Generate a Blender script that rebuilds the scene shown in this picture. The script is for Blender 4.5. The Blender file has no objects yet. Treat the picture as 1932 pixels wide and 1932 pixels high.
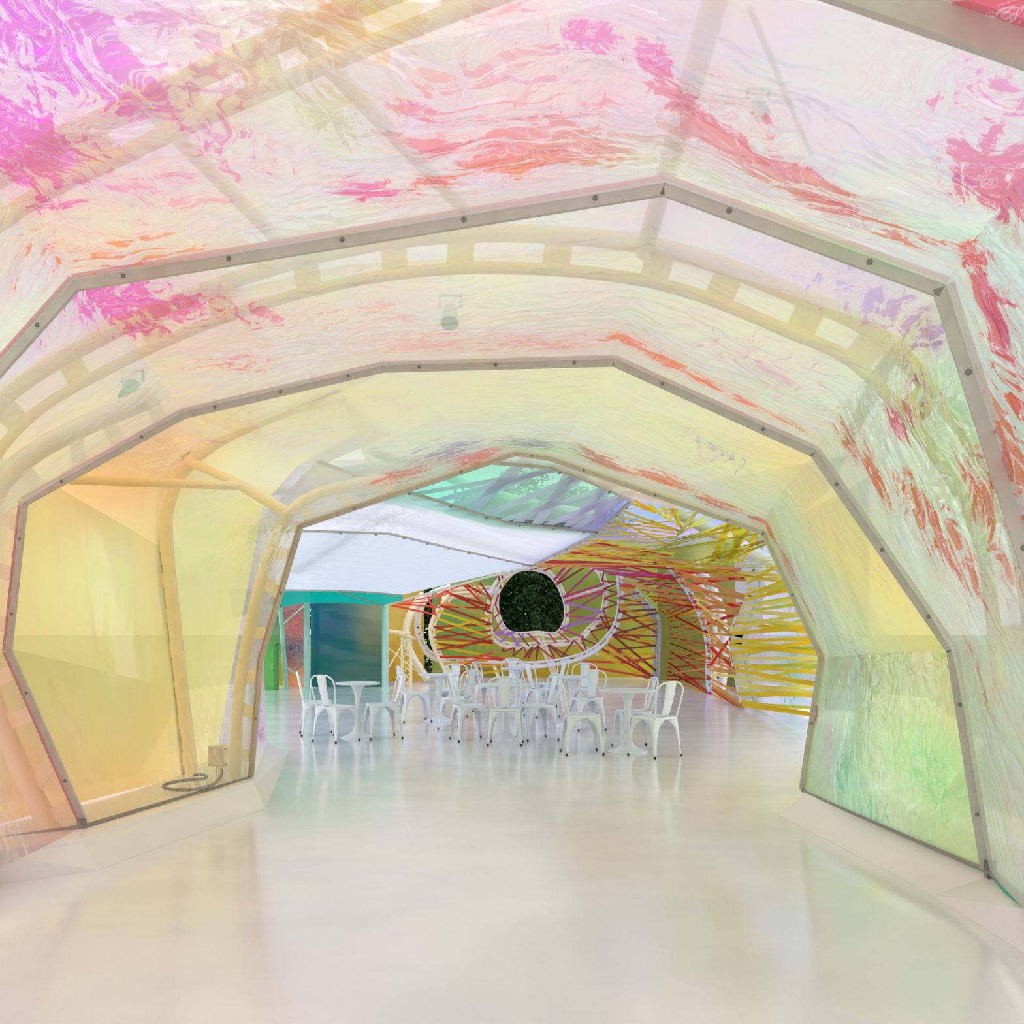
import bpy, bmesh, math, random
import numpy as np
from mathutils import Vector, Matrix

# ------------------------------------------------------------------ camera, world, exposure
scn = bpy.context.scene
COL = scn.collection
F = 1932.0            # focal length in pixels of the 1932 px frame
CX, HY, CAMH = 966.0, 1180.0, 1.48
cam_d = bpy.data.cameras.new('camera')
cam = bpy.data.objects.new('camera', cam_d)
COL.objects.link(cam)
cam.location = (0, 0, CAMH)
cam.rotation_euler = (math.radians(90), 0, 0)
cam_d.sensor_width = 36.0
cam_d.lens = 36.0 * F / 1932.0
cam_d.shift_y = (HY - 966.0) / 1932.0
cam_d.clip_start = 0.05
cam_d.clip_end = 400
scn.camera = cam

world = bpy.data.worlds.new('overcast_sky')
scn.world = world
world.use_nodes = True
wn = world.node_tree.nodes['Background']
wn.inputs[0].default_value = (0.955, 0.97, 1.0, 1)
wn.inputs[1].default_value = 1.62
scn.view_settings.view_transform = 'Standard'
scn.view_settings.look = 'None'
scn.view_settings.exposure = 0.0
scn.view_settings.gamma = 1.0
scn.view_settings.use_curve_mapping = False
scn.cycles.max_bounces = 6
scn.cycles.diffuse_bounces = 3
scn.cycles.glossy_bounces = 2
scn.cycles.transmission_bounces = 4
scn.cycles.transparent_max_bounces = 12
scn.cycles.use_denoising = True
scn.cycles.use_adaptive_sampling = True
scn.cycles.adaptive_threshold = 0.06

# ------------------------------------------------------------------ helpers
def lin(c):
    out = []
    for v in c[:3]:
        v = v / 255.0
        out.append(v / 12.92 if v <= 0.04045 else ((v + 0.055) / 1.055) ** 2.4)
    return tuple(out)

def V(*a):
    return Vector(a)

def P(px, py, Y):
    return V((px - CX) / F * Y, Y, CAMH - (py - HY) / F * Y)

def PF(px, py, z=0.0):
    Y = (CAMH - z) * F / (py - HY)
    return V((px - CX) / F * Y, Y, z)

def link(name, data, parent=None):
    o = bpy.data.objects.new(name, data)
    COL.objects.link(o)
    if parent is not None:
        o.parent = parent
    return o

def tag(o, label=None, cat=None, group=None, kind=None):
    if label: o['label'] = label
    if cat: o['category'] = cat
    if group: o['group'] = group
    if kind: o['kind'] = kind
    return o

def empty(name, label=None, cat=None, group=None, kind=None, loc=(0, 0, 0)):
    o = link(name, None)
    o.location = loc
    o.empty_display_size = 0.1
    return tag(o, label, cat, group, kind)

def mesh_obj(name, verts, faces, mat, parent=None, smooth=False):
    me = bpy.data.meshes.new(name)
    me.from_pydata([tuple(v) for v in verts], [], faces)
    me.update()
    if smooth:
        me.polygons.foreach_set('use_smooth', [True] * len(me.polygons))
    me.materials.append(mat)
    return link(name, me, parent)

class MB:
    """collects shapes for one mesh"""
    def __init__(s): s.v = []; s.f = []
    def add(s, v, f):
        n = len(s.v); s.v += [tuple(x) for x in v]; s.f += [tuple(i + n for i in q) for q in f]
    def box(s, c, sx, sy, sz, rot=None):
        vs = []
        for x in (-.5, .5):
            for y in (-.5, .5):
                for z in (-.5, .5):
                    p = V(x * sx, y * sy, z * sz)
                    if rot is not None: p = rot @ p
                    vs.append(V(*c) + p)
        s.add(vs, [(0, 1, 3, 2), (4, 6, 7, 5), (0, 4, 5, 1), (2, 3, 7, 6), (0, 2, 6, 4), (1, 5, 7, 3)])
    def beam(s, a, b, w, t, wdir):
        """box from a to b, width w along wdir, thickness t across"""
        a = V(*a); b = V(*b); d = (b - a).normalized()
        wd = (V(*wdir) - d * d.dot(V(*wdir))).normalized(); td = d.cross(wd)
        vs = []
        for q in (a, b):
            for i, j in ((-1, -1), (1, -1), (1, 1), (-1, 1)):
                vs.append(q + wd * (i * w / 2) + td * (j * t / 2))
        s.add(vs, [(3, 2, 1, 0), (4, 5, 6, 7), (0, 1, 5, 4), (1, 2, 6, 5), (2, 3, 7, 6), (3, 0, 4, 7)])
    def tube(s, pts, r, n=10, cap=True, closed=False):
        pts = [V(*p) for p in pts]; m = len(pts)
        rs = r if isinstance(r, (list, tuple)) else [r] * m
        up = V(0, 0, 1); rings = []
        prev = None
        for i in range(m):
            if closed: t = pts[(i + 1) % m] - pts[i - 1]
            else: t = pts[min(i + 1, m - 1)] - pts[max(i - 1, 0)]
            t.normalize()
            if prev is None:
                a = up if abs(t.z) < .9 else V(0, 1, 0)
                u = (a - t * t.dot(a)).normalized()
            else:
                u = (prev - t * t.dot(prev)).normalized()
            prev = u; w = t.cross(u)
            rings.append([pts[i] + (u * math.cos(2 * math.pi * k / n) + w * math.sin(2 * math.pi * k / n)) * rs[i] for k in range(n)])
        vs = [p for R in rings for p in R]; fs = []
        for i in range(m if closed else m - 1):
            j = (i + 1) % m
            for k in range(n):
                fs.append((i * n + k, i * n + (k + 1) % n, j * n + (k + 1) % n, j * n + k))
        if cap and not closed:
            fs.append(tuple(reversed(range(n)))); fs.append(tuple(range((m - 1) * n, m * n)))
        s.add(vs, fs)
    def lathe(s, prof, n=32, c=(0, 0, 0)):
        vs = []
        for r, z in prof:
            for k in range(n):
                a = 2 * math.pi * k / n
                vs.append((c[0] + r * math.cos(a), c[1] + r * math.sin(a), c[2] + z))
        fs = []
        for i in range(len(prof) - 1):
            for k in range(n):
                fs.append((i * n + k, i * n + (k + 1) % n, (i + 1) * n + (k + 1) % n, (i + 1) * n + k))
        fs.append(tuple(reversed(range(n)))); fs.append(tuple(range((len(prof) - 1) * n, len(prof) * n)))
        s.add(vs, fs)
    def build(s, name, mat, parent=None, smooth=False):
        return mesh_obj(name, s.v, s.f, mat, parent, smooth)

def autosmooth(o, ang=35):
    me = o.data
    me.polygons.foreach_set('use_smooth', [True] * len(me.polygons))
    try: me.set_sharp_from_angle(angle=math.radians(ang))
    except Exception: pass
    return o

def catmull(pts, per=8, closed=False):
    pts = [V(*p) for p in pts]; n = len(pts); out = []
    rng = n if closed else n - 1
    for i in range(rng):
        if closed: p0, p1, p2, p3 = pts[i - 1], pts[i], pts[(i + 1) % n], pts[(i + 2) % n]
        else: p0, p1, p2, p3 = pts[max(i - 1, 0)], pts[i], pts[i + 1], pts[min(i + 2, n - 1)]
        for k in range(per):
            t = k / per
            out.append(0.5 * ((2 * p1) + (p2 - p0) * t + (2 * p0 - 5 * p1 + 4 * p2 - p3) * t * t + (3 * p1 - p0 - 3 * p2 + p3) * t ** 3))
    if not closed: out.append(pts[-1])
    return out

def along(pts, t):
    """point at share t of a polyline's length"""
    L = [(pts[i + 1] - pts[i]).length for i in range(len(pts) - 1)]
    d = max(0, min(1, t)) * sum(L)
    for i, l in enumerate(L):
        if d <= l or i == len(L) - 1:
            return pts[i].lerp(pts[i + 1], min(1, d / max(l, 1e-6)))
        d -= l

def resample(pts, n):
    return [along(pts, i / (n - 1)) for i in range(n)]

def copy_tree(o, parent=None):
    c = o.copy(); COL.objects.link(c); c.parent = parent
    for ch in o.children:
        copy_tree(ch, c)
    return c

# ------------------------------------------------------------------ materials
def new_mat(name):
    m = bpy.data.materials.new(name); m.use_nodes = True
    nt = m.node_tree; nt.nodes.clear()
    out = nt.nodes.new('ShaderNodeOutputMaterial')
    return m, nt, out

def paint(name, rgb, rough=0.4, metal=0.0, spec=0.5, mottle=0.04, scale=6.0, bump=0.0, coat=0.0):
    m, nt, out = new_mat(name)
    N = nt.nodes; L = nt.links
    b = N.new('ShaderNodeBsdfPrincipled')
    tc = N.new('ShaderNodeTexCoord')
    no = N.new('ShaderNodeTexNoise'); no.inputs['Scale'].default_value = scale; no.inputs['Detail'].default_value = 5
    L.new(tc.outputs['Object'], no.inputs['Vector'])
    mr = N.new('ShaderNodeMapRange'); mr.inputs[1].default_value = .3; mr.inputs[2].default_value = .7
    mr.inputs[3].default_value = 1 - mottle; mr.inputs[4].default_value = 1 + mottle
    L.new(no.outputs['Fac'], mr.inputs[0])
    mx = N.new('ShaderNodeVectorMath'); mx.operation = 'SCALE'
    mx.inputs[0].default_value = lin(rgb)
    L.new(mr.outputs[0], mx.inputs['Scale'])
    L.new(mx.outputs[0], b.inputs['Base Color'])
    b.inputs['Roughness'].default_value = rough
    b.inputs['Metallic'].default_value = metal
    b.inputs['Specular IOR Level'].default_value = spec
    b.inputs['Coat Weight'].default_value = coat
    if bump:
        bp = N.new('ShaderNodeBump'); bp.inputs['Strength'].default_value = bump; bp.inputs['Distance'].default_value = .01
        L.new(no.outputs['Fac'], bp.inputs['Height']); L.new(bp.outputs[0], b.inputs['Normal'])
    L.new(b.outputs[0], out.inputs[0])
    return m

def ribbon_mat(name, rgb):
    m, nt, out = new_mat(name)
    N = nt.nodes; L = nt.links
    c = (*lin(rgb), 1)
    no = N.new('ShaderNodeTexNoise'); no.inputs['Scale'].default_value = 3
    mx = N.new('ShaderNodeMix'); mx.data_type = 'RGBA'; mx.inputs[6].default_value = c
    mx.inputs[7].default_value = (*[min(1, x * 1.25 + .01) for x in c[:3]], 1); L.new(no.outputs['Fac'], mx.inputs[0])
    d = N.new('ShaderNodeBsdfDiffuse'); L.new(mx.outputs[2], d.inputs[0])
    t = N.new('ShaderNodeBsdfTranslucent'); L.new(mx.outputs[2], t.inputs[0])
    g = N.new('ShaderNodeBsdfGlossy'); g.inputs['Roughness'].default_value = .3
    a = N.new('ShaderNodeMixShader'); a.inputs[0].default_value = .6; L.new(d.outputs[0], a.inputs[1]); L.new(t.outputs[0], a.inputs[2])
    b = N.new('ShaderNodeMixShader'); b.inputs[0].default_value = .04; L.new(a.outputs[0], b.inputs[1]); L.new(g.outputs[0], b.inputs[2])
    L.new(b.outputs[0], out.inputs[0])
    return m
def film_mat(name, wr=1.0, gloss=0.05, crease=0.35, hue=0.06, diff=0.15, iri=.2, plain=False):
    """dichroic plastic film: tint, streak colour and clearness come from the sheet's own attributes,
    wrinkles break the streaks up along the sheet's two directions"""
    m, nt, out = new_mat(name)
    N = nt.nodes; L = nt.links
    def attr(n):
        a = N.new('ShaderNodeAttribute'); a.attribute_name = n; return a
    def math_(op, a, b=None, clamp=False):
        q = N.new('ShaderNodeMath'); q.operation = op; q.use_clamp = clamp
        for i, x in enumerate((a, b)):
            if x is None: continue
            if isinstance(x, (int, float)): q.inputs[i].default_value = x
            else: L.new(x, q.inputs[i])
        return q.outputs[0]
    def mix(f, a, b):
        q = N.new('ShaderNodeMix'); q.data_type = 'RGBA'
        for i, x in ((0, f), (6, a), (7, b)):
            if isinstance(x, tuple): q.inputs[i].default_value = (*x, 1)
            elif isinstance(x, (int, float)): q.inputs[i].default_value = x
            else: L.new(x, q.inputs[i])
        return q.outputs[2]
    tint = attr('tint'); stk = attr('streak'); clr = attr('clear')
    uv = N.new('ShaderNodeUVMap'); uv.uv_map = 'UVMap'
    nrm = None
    if plain:
        mp = N.new('ShaderNodeMapping'); mp.inputs['Scale'].default_value = (1, 4, 1); L.new(uv.outputs[0], mp.inputs['Vector'])
        no = N.new('ShaderNodeTexNoise'); no.noise_dimensions = '2D'; no.inputs['Scale'].default_value = 1.2; no.inputs['Detail'].default_value = 2; L.new(mp.outputs[0], no.inputs['Vector'])
        hs = N.new('ShaderNodeHueSaturation'); L.new(math_('ADD', .5 - hue, math_('MULTIPLY', no.outputs['Fac'], hue * 2)), hs.inputs['Hue'])
        L.new(tint.outputs['Color'], hs.inputs['Color']); col = hs.outputs[0]
    else:
        wn_ = N.new('ShaderNodeTexNoise'); wn_.noise_dimensions = '2D'; wn_.inputs['Scale'].default_value = 2.2; wn_.inputs['Detail'].default_value = 2
        L.new(uv.outputs[0], wn_.inputs['Vector'])
        ws = N.new('ShaderNodeVectorMath'); ws.operation = 'SCALE'; ws.inputs['Scale'].default_value = 0.34 * wr
        L.new(wn_.outputs['Color'], ws.inputs[0])
        wa = N.new('ShaderNodeVectorMath'); wa.operation = 'ADD'
        L.new(uv.outputs[0], wa.inputs[0]); L.new(ws.outputs[0], wa.inputs[1])
        def streak(sx, sy, detail=4, dist=.6, rough=.6):
            mp = N.new('ShaderNodeMapping'); mp.inputs['Scale'].default_value = (sx, sy, 1)
            L.new(wa.outputs[0], mp.inputs['Vector'])
            no = N.new('ShaderNodeTexNoise'); no.noise_dimensions = '2D'; no.inputs['Scale'].default_value = 1.0
            no.inputs['Detail'].default_value = detail; no.inputs['Roughness'].default_value = rough; no.inputs['Distortion'].default_value = dist
            L.new(mp.outputs[0], no.inputs['Vector']); return no.outputs['Fac']
        nU = streak(2.6, 13.0, 4, .9); nV = streak(13.0, 2.6, 4, .9); nF = streak(7.0, 7.0, 5, 2.0, .62)
        def mask(noise, amt):
            val = math_('SUBTRACT', math_('ADD', math_('MULTIPLY', noise, .62), math_('MULTIPLY', nF, .38)), math_('SUBTRACT', .86, math_('MULTIPLY', amt, .5)))
            return val
        aU = attr('amt_u'); aV = attr('amt_v')
        vv = math_('MAXIMUM', mask(nU, aU.outputs['Fac']), mask(nV, aV.outputs['Fac']))
        mm = math_('MULTIPLY', vv, 30.0, True)
        am = math_('MAXIMUM', aU.outputs['Fac'], aV.outputs['Fac'])
        # slow iridescent drift of the film
        rp = N.new('ShaderNodeValToRGB'); rp.color_ramp.interpolation = 'EASE'
        stops = [(.30, (240, 196, 216)), (.40, (238, 232, 190)), (.47, (206, 236, 212)), (.54, (222, 210, 240)), (.62, (242, 206, 214)), (.72, (236, 232, 186))]
        e = rp.color_ramp.elements
        e[0].position = stops[0][0]; e[0].color = (*lin(stops[0][1]), 1); e[1].position = stops[1][0]; e[1].color = (*lin(stops[1][1]), 1)
        for p_, c_ in stops[2:]:
            q_ = e.new(p_); q_.color = (*lin(c_), 1)
        L.new(math_('ADD', math_('MULTIPLY', wn_.outputs['Fac'], .8), math_('MULTIPLY', nU, .2)), rp.inputs[0])
        body = math_('SUBTRACT', 1.0, math_('MULTIPLY', clr.outputs['Fac'], 1.05), True)
        vis = math_('MULTIPLY', body, 2.2, True)
        base = mix(math_('MULTIPLY', vis, iri), tint.outputs['Color'], rp.outputs[0])
        # crease lines: thin contours of the wrinkles
        c1 = math_('SUBTRACT', 1.0, math_('MULTIPLY', math_('ABSOLUTE', math_('SUBTRACT', nF, .5)), 24.0, True))
        c2 = math_('SUBTRACT', 1.0, math_('MULTIPLY', math_('ABSOLUTE', math_('SUBTRACT', nU, .54)), 34.0, True))
        c3 = math_('SUBTRACT', 1.0, math_('MULTIPLY', math_('ABSOLUTE', math_('SUBTRACT', nV, .56)), 34.0, True))
        amS = math_('SUBTRACT', am, .22)
        crf = math_('MULTIPLY', math_('MAXIMUM', math_('MULTIPLY', c1, .7), math_('MAXIMUM', c2, c3)), math_('MULTIPLY', amS, crease * 2.2), True)
        hs2 = N.new('ShaderNodeHueSaturation')
        L.new(math_('ADD', .45, math_('MULTIPLY', nF, .1)), hs2.inputs['Hue']); L.new(stk.outputs['Color'], hs2.inputs['Color'])
        crf = math_('MULTIPLY', crf, vis)
        m1 = mix(crf, base, hs2.outputs[0])
        # soft blush and marbled contours round every streak
        halo = math_('MULTIPLY', math_('ADD', vv, .085), 9.0, True)
        cont = math_('SUBTRACT', 1.0, math_('MULTIPLY', math_('ABSOLUTE', math_('SINE', math_('MULTIPLY', vv, 75.0))), 3.6, True))
        m1 = mix(math_('MULTIPLY', math_('MULTIPLY', halo, math_('ADD', .30, math_('MULTIPLY', cont, .45))), vis), m1, hs2.outputs[0])
        m2 = mix(math_('MULTIPLY', mm, .94), m1, hs2.outputs[0])
        # pale glints painted into the colour along a streak's rim and inner folds
        rim = math_('SUBTRACT', 1.0, math_('MULTIPLY', math_('ABSOLUTE', math_('ADD', vv, .012)), 70.0, True))
        vein = math_('MULTIPLY', mm, math_('SUBTRACT', 1.0, math_('MULTIPLY', math_('ABSOLUTE', math_('SUBTRACT', nF, .47)), 40.0, True)))
        col = mix(math_('MULTIPLY', math_('MAXIMUM', rim, vein), .55), m2, lin((246, 232, 226)))
        bp = N.new('ShaderNodeBump'); bp.inputs['Strength'].default_value = .36 * wr; bp.inputs['Distance'].default_value = .05
        L.new(streak(5, 8, 2, 0), bp.inputs['Height'])
        nrm = bp.outputs[0]
    tr = N.new('ShaderNodeBsdfTransparent'); L.new(col, tr.inputs[0])
    tl = N.new('ShaderNodeBsdfTranslucent'); L.new(col, tl.inputs[0])
    df = N.new('ShaderNodeBsdfDiffuse'); L.new(col, df.inputs[0])
    if nrm: L.new(nrm, df.inputs['Normal'])
    b1 = N.new('ShaderNodeMixShader'); b1.inputs[0].default_value = diff
    L.new(tl.outputs[0], b1.inputs[1]); L.new(df.outputs[0], b1.inputs[2])
    b2 = N.new('ShaderNodeMixShader'); L.new(clr.outputs['Fac'], b2.inputs[0])
    L.new(b1.outputs[0], b2.inputs[1]); L.new(tr.outputs[0], b2.inputs[2])
    gl = N.new('ShaderNodeBsdfGlossy'); gl.inputs['Roughness'].default_value = .1
    lw = N.new('ShaderNodeLayerWeight'); lw.inputs['Blend'].default_value = .25
    if nrm: L.new(nrm, gl.inputs['Normal']); L.new(nrm, lw.inputs['Normal'])
    gf = math_('ADD', gloss, math_('MULTIPLY', lw.outputs['Fresnel'], math_('MULTIPLY', vis, .3) if nrm else .1), True)
    if nrm: gf = math_('MULTIPLY', gf, math_('ADD', .25, math_('MULTIPLY', vis, .75)))
    b3 = N.new('ShaderNodeMixShader'); L.new(gf, b3.inputs[0]); L.new(b2.outputs[0], b3.inputs[1]); L.new(gl.outputs[0], b3.inputs[2])
    L.new(b3.outputs[0], out.inputs[0])
    return m

M = {}
M['film'] = film_mat('dichroic_film')
M['film_flat'] = film_mat('stretched_film', gloss=.03, hue=.02, plain=True)
M['film_back'] = film_mat('far_wall_film', gloss=.03, hue=.02, diff=.5, plain=True)
M['film_far'] = film_mat('far_dichroic_film', wr=.8, iri=.15)
M['film_white'] = film_mat('white_membrane', gloss=.02, hue=.0, diff=.12, plain=True)
M['cream'] = paint('cream_painted_steel', (255, 240, 196), .35)
M['ivory'] = paint('ivory_painted_steel', (250, 244, 216), .4)
M['rib_yellow'] = paint('cream_steel_film_cast', (255, 228, 84), .4)  # cream steel, with the yellow cast of light through the film put into its colour
M['lamp'] = paint('mint_lamp_plastic', (130, 214, 176), .4)
M['hem_pink'] = ribbon_mat('pink_film_hem', (240, 130, 160))
M['hem_mauve'] = ribbon_mat('mauve_film_hem', (222, 160, 165))
M['white_steel'] = paint('white_painted_steel', (232, 232, 228), .35)
M['palebl'] = paint('pale_blue_white_steel', (205, 222, 232), .4)
M['mint'] = paint('mint_painted_steel', (196, 230, 220), .4)
M['bar'] = paint('brushed_aluminium', (196, 190, 180), .45, .35, .5, .07, 14, .05)
M['bolt'] = paint('bolt_steel', (138, 134, 128), .35, .5)
M['rod'] = paint('dull_grey_steel', (150, 142, 138), .45, .4)
M['chair'] = paint('white_lacquered_sheet_steel', (228, 233, 236), .28)
M['black'] = paint('black_rubber', (25, 25, 26), .6)
M['box'] = paint('beige_plastic', (236, 220, 200), .45)
M['cable'] = paint('grey_cable', (95, 92, 85), .5)
M['grass'] = paint('park_grass', (118, 150, 72), .9, mottle=.25, scale=.6)
M['leaf'] = paint('dark_leaf', (44, 78, 44), .45, mottle=.5, scale=1.6)
M['bark'] = paint('bark', (70, 58, 45), .9, mottle=.2)
M['greenbox'] = paint('green_plastic', (100, 180, 84), .4)
M['kerb'] = paint('white_painted_concrete', (236, 230, 230), .35, mottle=.02, scale=2)

def floor_mat():
    m, nt, out = new_mat('glossy_white_floor_paint')
    N = nt.nodes; L = nt.links
    b = N.new('ShaderNodeBsdfPrincipled')
    tc = N.new('ShaderNodeTexCoord')
    mp = N.new('ShaderNodeMapping'); mp.inputs['Scale'].default_value = (1, 1.2, 1); L.new(tc.outputs['Object'], mp.inputs['Vector'])
    no = N.new('ShaderNodeTexNoise'); no.inputs['Scale'].default_value = 1.2; no.inputs['Detail'].default_value = 6; L.new(mp.outputs[0], no.inputs['Vector'])
    rp = N.new('ShaderNodeValToRGB')
    rp.color_ramp.elements[0].position = .35; rp.color_ramp.elements[0].color = (*lin((230, 229, 234)), 1)
    rp.color_ramp.elements[1].position = .65; rp.color_ramp.elements[1].color = (*lin((238, 236, 240)), 1)
    L.new(no.outputs['Fac'], rp.inputs[0]); L.new(rp.outputs[0], b.inputs['Base Color'])
    rr = N.new('ShaderNodeMapRange'); rr.inputs[3].default_value = .1; rr.inputs[4].default_value = .2
    L.new(no.outputs['Fac'], rr.inputs[0]); L.new(rr.outputs[0], b.inputs['Roughness'])
    b.inputs['Specular IOR Level'].default_value = .6
    n2 = N.new('ShaderNodeTexNoise'); n2.inputs['Scale'].default_value = 4; n2.inputs['Detail'].default_value = 4; L.new(mp.outputs[0], n2.inputs['Vector'])
    bp = N.new('ShaderNodeBump'); bp.inputs['Strength'].default_value = .04; bp.inputs['Distance'].default_value = .02
    L.new(n2.outputs['Fac'], bp.inputs['Height']); L.new(bp.outputs[0], b.inputs['Normal'])
    L.new(b.outputs[0], out.inputs[0])
    return m
M['floor'] = floor_mat()

RIB = {k: ribbon_mat('tape_' + k, c) for k, c in {
    'red': (235, 80, 55), 'darkred': (208, 80, 58), 'brown': (176, 84, 62), 'yellow': (255, 218, 55), 'amber': (255, 200, 60),
    'ochre': (238, 190, 105), 'magenta': (216, 88, 145), 'purple': (205, 150, 225), 'crimson': (222, 72, 82), 'coral': (240, 110, 85),
    'lime': (234, 238, 125), 'paleyellow': (255, 234, 150), 'lilac': (240, 228, 254), 'white': (246, 242, 255)}.items()}

# ------------------------------------------------------------------ film sheets
def set_attrs(me, pos, ctrl, patches, clear, dflt, pale=1.0):
    """ctrl: [(Vector, rgb)] tints blended over the sheet; patches: [(Vector, radius, rgb, amt_u, amt_v)]"""
    n = len(pos)
    if ctrl:
        wsum = np.zeros(n); c = np.zeros((n, 3))
        for p, rgb in ctrl:
            d2 = ((pos - np.array(p)) ** 2).sum(1) + .012
            w = d2 ** -1.4
            wsum += w; c += w[:, None] * np.array(lin(rgb))
        tint = c / wsum[:, None]
    else:
        tint = np.tile(np.array(lin(dflt)), (n, 1))
    tint = tint ** pale
    aU = np.full(n, .22); aV = np.full(n, .22)
    sw = np.full(n, 1e-3); sc = np.tile(np.array(lin((235, 140, 175))), (n, 1)) * 1e-3
    for p, r, rgb, au, av in patches:
        r = r * 1.2
        g = np.exp(-((pos - np.array(p)) ** 2).sum(1) / (r * r))
        aU = np.maximum(aU, .22 + (au - .22) * .97 * g); aV = np.maximum(aV, .22 + (av - .22) * .97 * g)
        w = g ** 1.2
        sw += w; sc += w[:, None] * np.array(lin(rgb))
    stk = sc / sw[:, None]
    def colour(nm, arr):
        a = me.attributes.new(nm, 'FLOAT_COLOR', 'POINT')
        a.data.foreach_set('color', np.concatenate([arr, np.ones((n, 1))], 1).astype(np.float32).ravel())
    def scalar(nm, arr):
        a = me.attributes.new(nm, 'FLOAT', 'POINT'); a.data.foreach_set('value', np.asarray(arr, np.float32))
    colour('tint', tint); colour('streak', stk)
    scalar('amt_u', aU); scalar('amt_v', aV)
    scalar('clear', clear if isinstance(clear, np.ndarray) else np.full(n, clear))

def vnoise(u, v, seed):
    """cheap smooth noise on arrays"""
    r = np.random.RandomState(seed); s = np.zeros_like(u)
    for k in range(7):
        f = 1.3 * 1.55 ** k; a = r.uniform(0, 6.28); ph = r.uniform(0, 6.28)
        s += np.sin((u * math.cos(a) + v * math.sin(a)) * f * 3 + ph + 1.3 * np.sin(u * f * .7 + ph) + 1.1 * np.sin(v * f * .6 - ph)) / (1.35 ** k)
    return s / 3

def sheet_grid(A, B, step=.03, u0=0.0, wr=0.0, seed=1, sag=None, sag_amt=0.0, nu=None, nv=None):
    """ruled grid between polylines A and B of equal count (numpy (nv+1, nu+1, 3)) with its uv in metres"""
    A = [V(*p) for p in A]; B = [V(*p) for p in B]
    la = sum((A[i + 1] - A[i]).length for i in range(len(A) - 1))
    lb = sum((B[i + 1] - B[i]).length for i in range(len(B) - 1))
    lv = max((A[0] - B[0]).length, (A[-1] - B[-1]).length)
    nu = nu or max(2, int(max(la, lb) / step)); nv = nv or max(2, int(lv / step))
    a = np.array([along(A, i / nu) for i in range(nu + 1)]); b = np.array([along(B, i / nu) for i in range(nu + 1)])
    t = np.linspace(0, 1, nv + 1)[:, None, None]
    G = a[None] * (1 - t) + b[None] * t
    tt = np.linspace(0, 1, nv + 1)[:, None]; ss = np.linspace(0, 1, nu + 1)[None]
    if sag is not None:
        G = G + (np.array(sag)[None, None] - G) * (sag_amt * np.sin(math.pi * tt))[..., None]
    U = u0 + ss * (la + lb) / 2 + tt * 0; Vv = tt * lv + ss * 0
    if wr:
        du = np.gradient(G, axis=1); dv = np.gradient(G, axis=0)
        nrm = np.cross(du, dv); nrm /= np.linalg.norm(nrm, axis=2, keepdims=True) + 1e-9
        fade = (np.sin(math.pi * tt) ** .5) * (np.sin(math.pi * ss) ** .5)
        G = G + nrm * (wr * fade * vnoise(U * 1.2, Vv * 3, seed))[..., None]
    return G, U, Vv, (la + lb) / 2

def sheet_mesh(name, G, U, Vv, mat, parent):
    nv, nu = G.shape[0] - 1, G.shape[1] - 1
    me = bpy.data.meshes.new(name)
    idx = np.arange((nv + 1) * (nu + 1)).reshape(nv + 1, nu + 1)
    f = np.stack([idx[:-1, :-1], idx[:-1, 1:], idx[1:, 1:], idx[1:, :-1]], -1).reshape(-1, 4)
    me.vertices.add(G.shape[0] * G.shape[1]); me.vertices.foreach_set('co', G.astype(np.float32).ravel())
    me.loops.add(f.size); me.loops.foreach_set('vertex_index', f.astype(np.int32).ravel())
    me.polygons.add(len(f)); me.polygons.foreach_set('loop_start', np.arange(0, f.size, 4, dtype=np.int32))
    me.update(calc_edges=True)
    uvl = me.uv_layers.new(name='UVMap')
    uvs = np.stack([U.ravel(), Vv.ravel()], 1)[f.ravel()]
    uvl.data.foreach_set('uv', uvs.astype(np.float32).ravel())
    me.polygons.foreach_set('use_smooth', [True] * len(me.polygons))
    me.materials.append(mat)
    o = link(name, me, parent)
    return o

def project(pos):
    Y = np.maximum(pos[:, 1], .01)
    return CX + pos[:, 0] / Y * F, HY - (pos[:, 2] - CAMH) / Y * F

def locate(pos, px, py=None):
    """the point of the sheet that lies at a picture position"""
    if isinstance(px, Vector): return px
    x, y = project(pos)
    d = (x - px) ** 2 + (y - py) ** 2 + np.where(pos[:, 1] < .2, 1e9, 0)
    return Vector(pos[int(np.argmin(d))])

# ------------------------------------------------------------------ arches of the tunnel
PL = {'A': (1.78, .26), 'B': (3.45, .30), 'C': (5.93, .22), 'D': (8.33, .156)}
def onplane(f, px, py):
    c, s = PL[f]; k = (px - CX) / F; Y = c / (1 + s * k)
    return P(px, py, Y)
def inplane(f, X, Z):
    c, s = PL[f]; return V(X, c - s * X, Z)

AR = {
 'A': [inplane('A', -2.75, .2), inplane('A', -3.1, 1.25), inplane('A', -2.9, 2.0), inplane('A', -1.75, 3.12), inplane('A', -.6, 3.0),
       onplane('A', 1250, -168), onplane('A', 2100, 117), inplane('A', 1.9, 1.25), inplane('A', 1.8, .2)],
 'B': [inplane('B', -2.75, .2), inplane('B', -3.05, 1.2), inplane('B', -2.7, 1.93), onplane('B', 140, 530), onplane('B', 640, 447),
       onplane('B', 1255, 345), onplane('B', 1785, 538), onplane('B', 1995, 1200), inplane('B', 2.1, .2)],
 'C': [onplane('C', *p) for p in ((157, 1558), (12, 1228), (42, 945), (345, 778), (722, 690), (1160, 678), (1540, 850), (1800, 1225), (1865, 1640))],
 'D': [onplane('D', *p) for p in ((472, 1465), (490, 1245), (566, 991), (770, 922), (972, 853), (1037, 862), (1443, 1003), (1552, 1240), (1515, 1490))],
}
CEN = {f: inplane(f, .0, 1.15) for f in AR}
BACKARCH = [V(p.x * 1.0, p.y - 2.4, p.z) for p in AR['A']]

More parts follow.
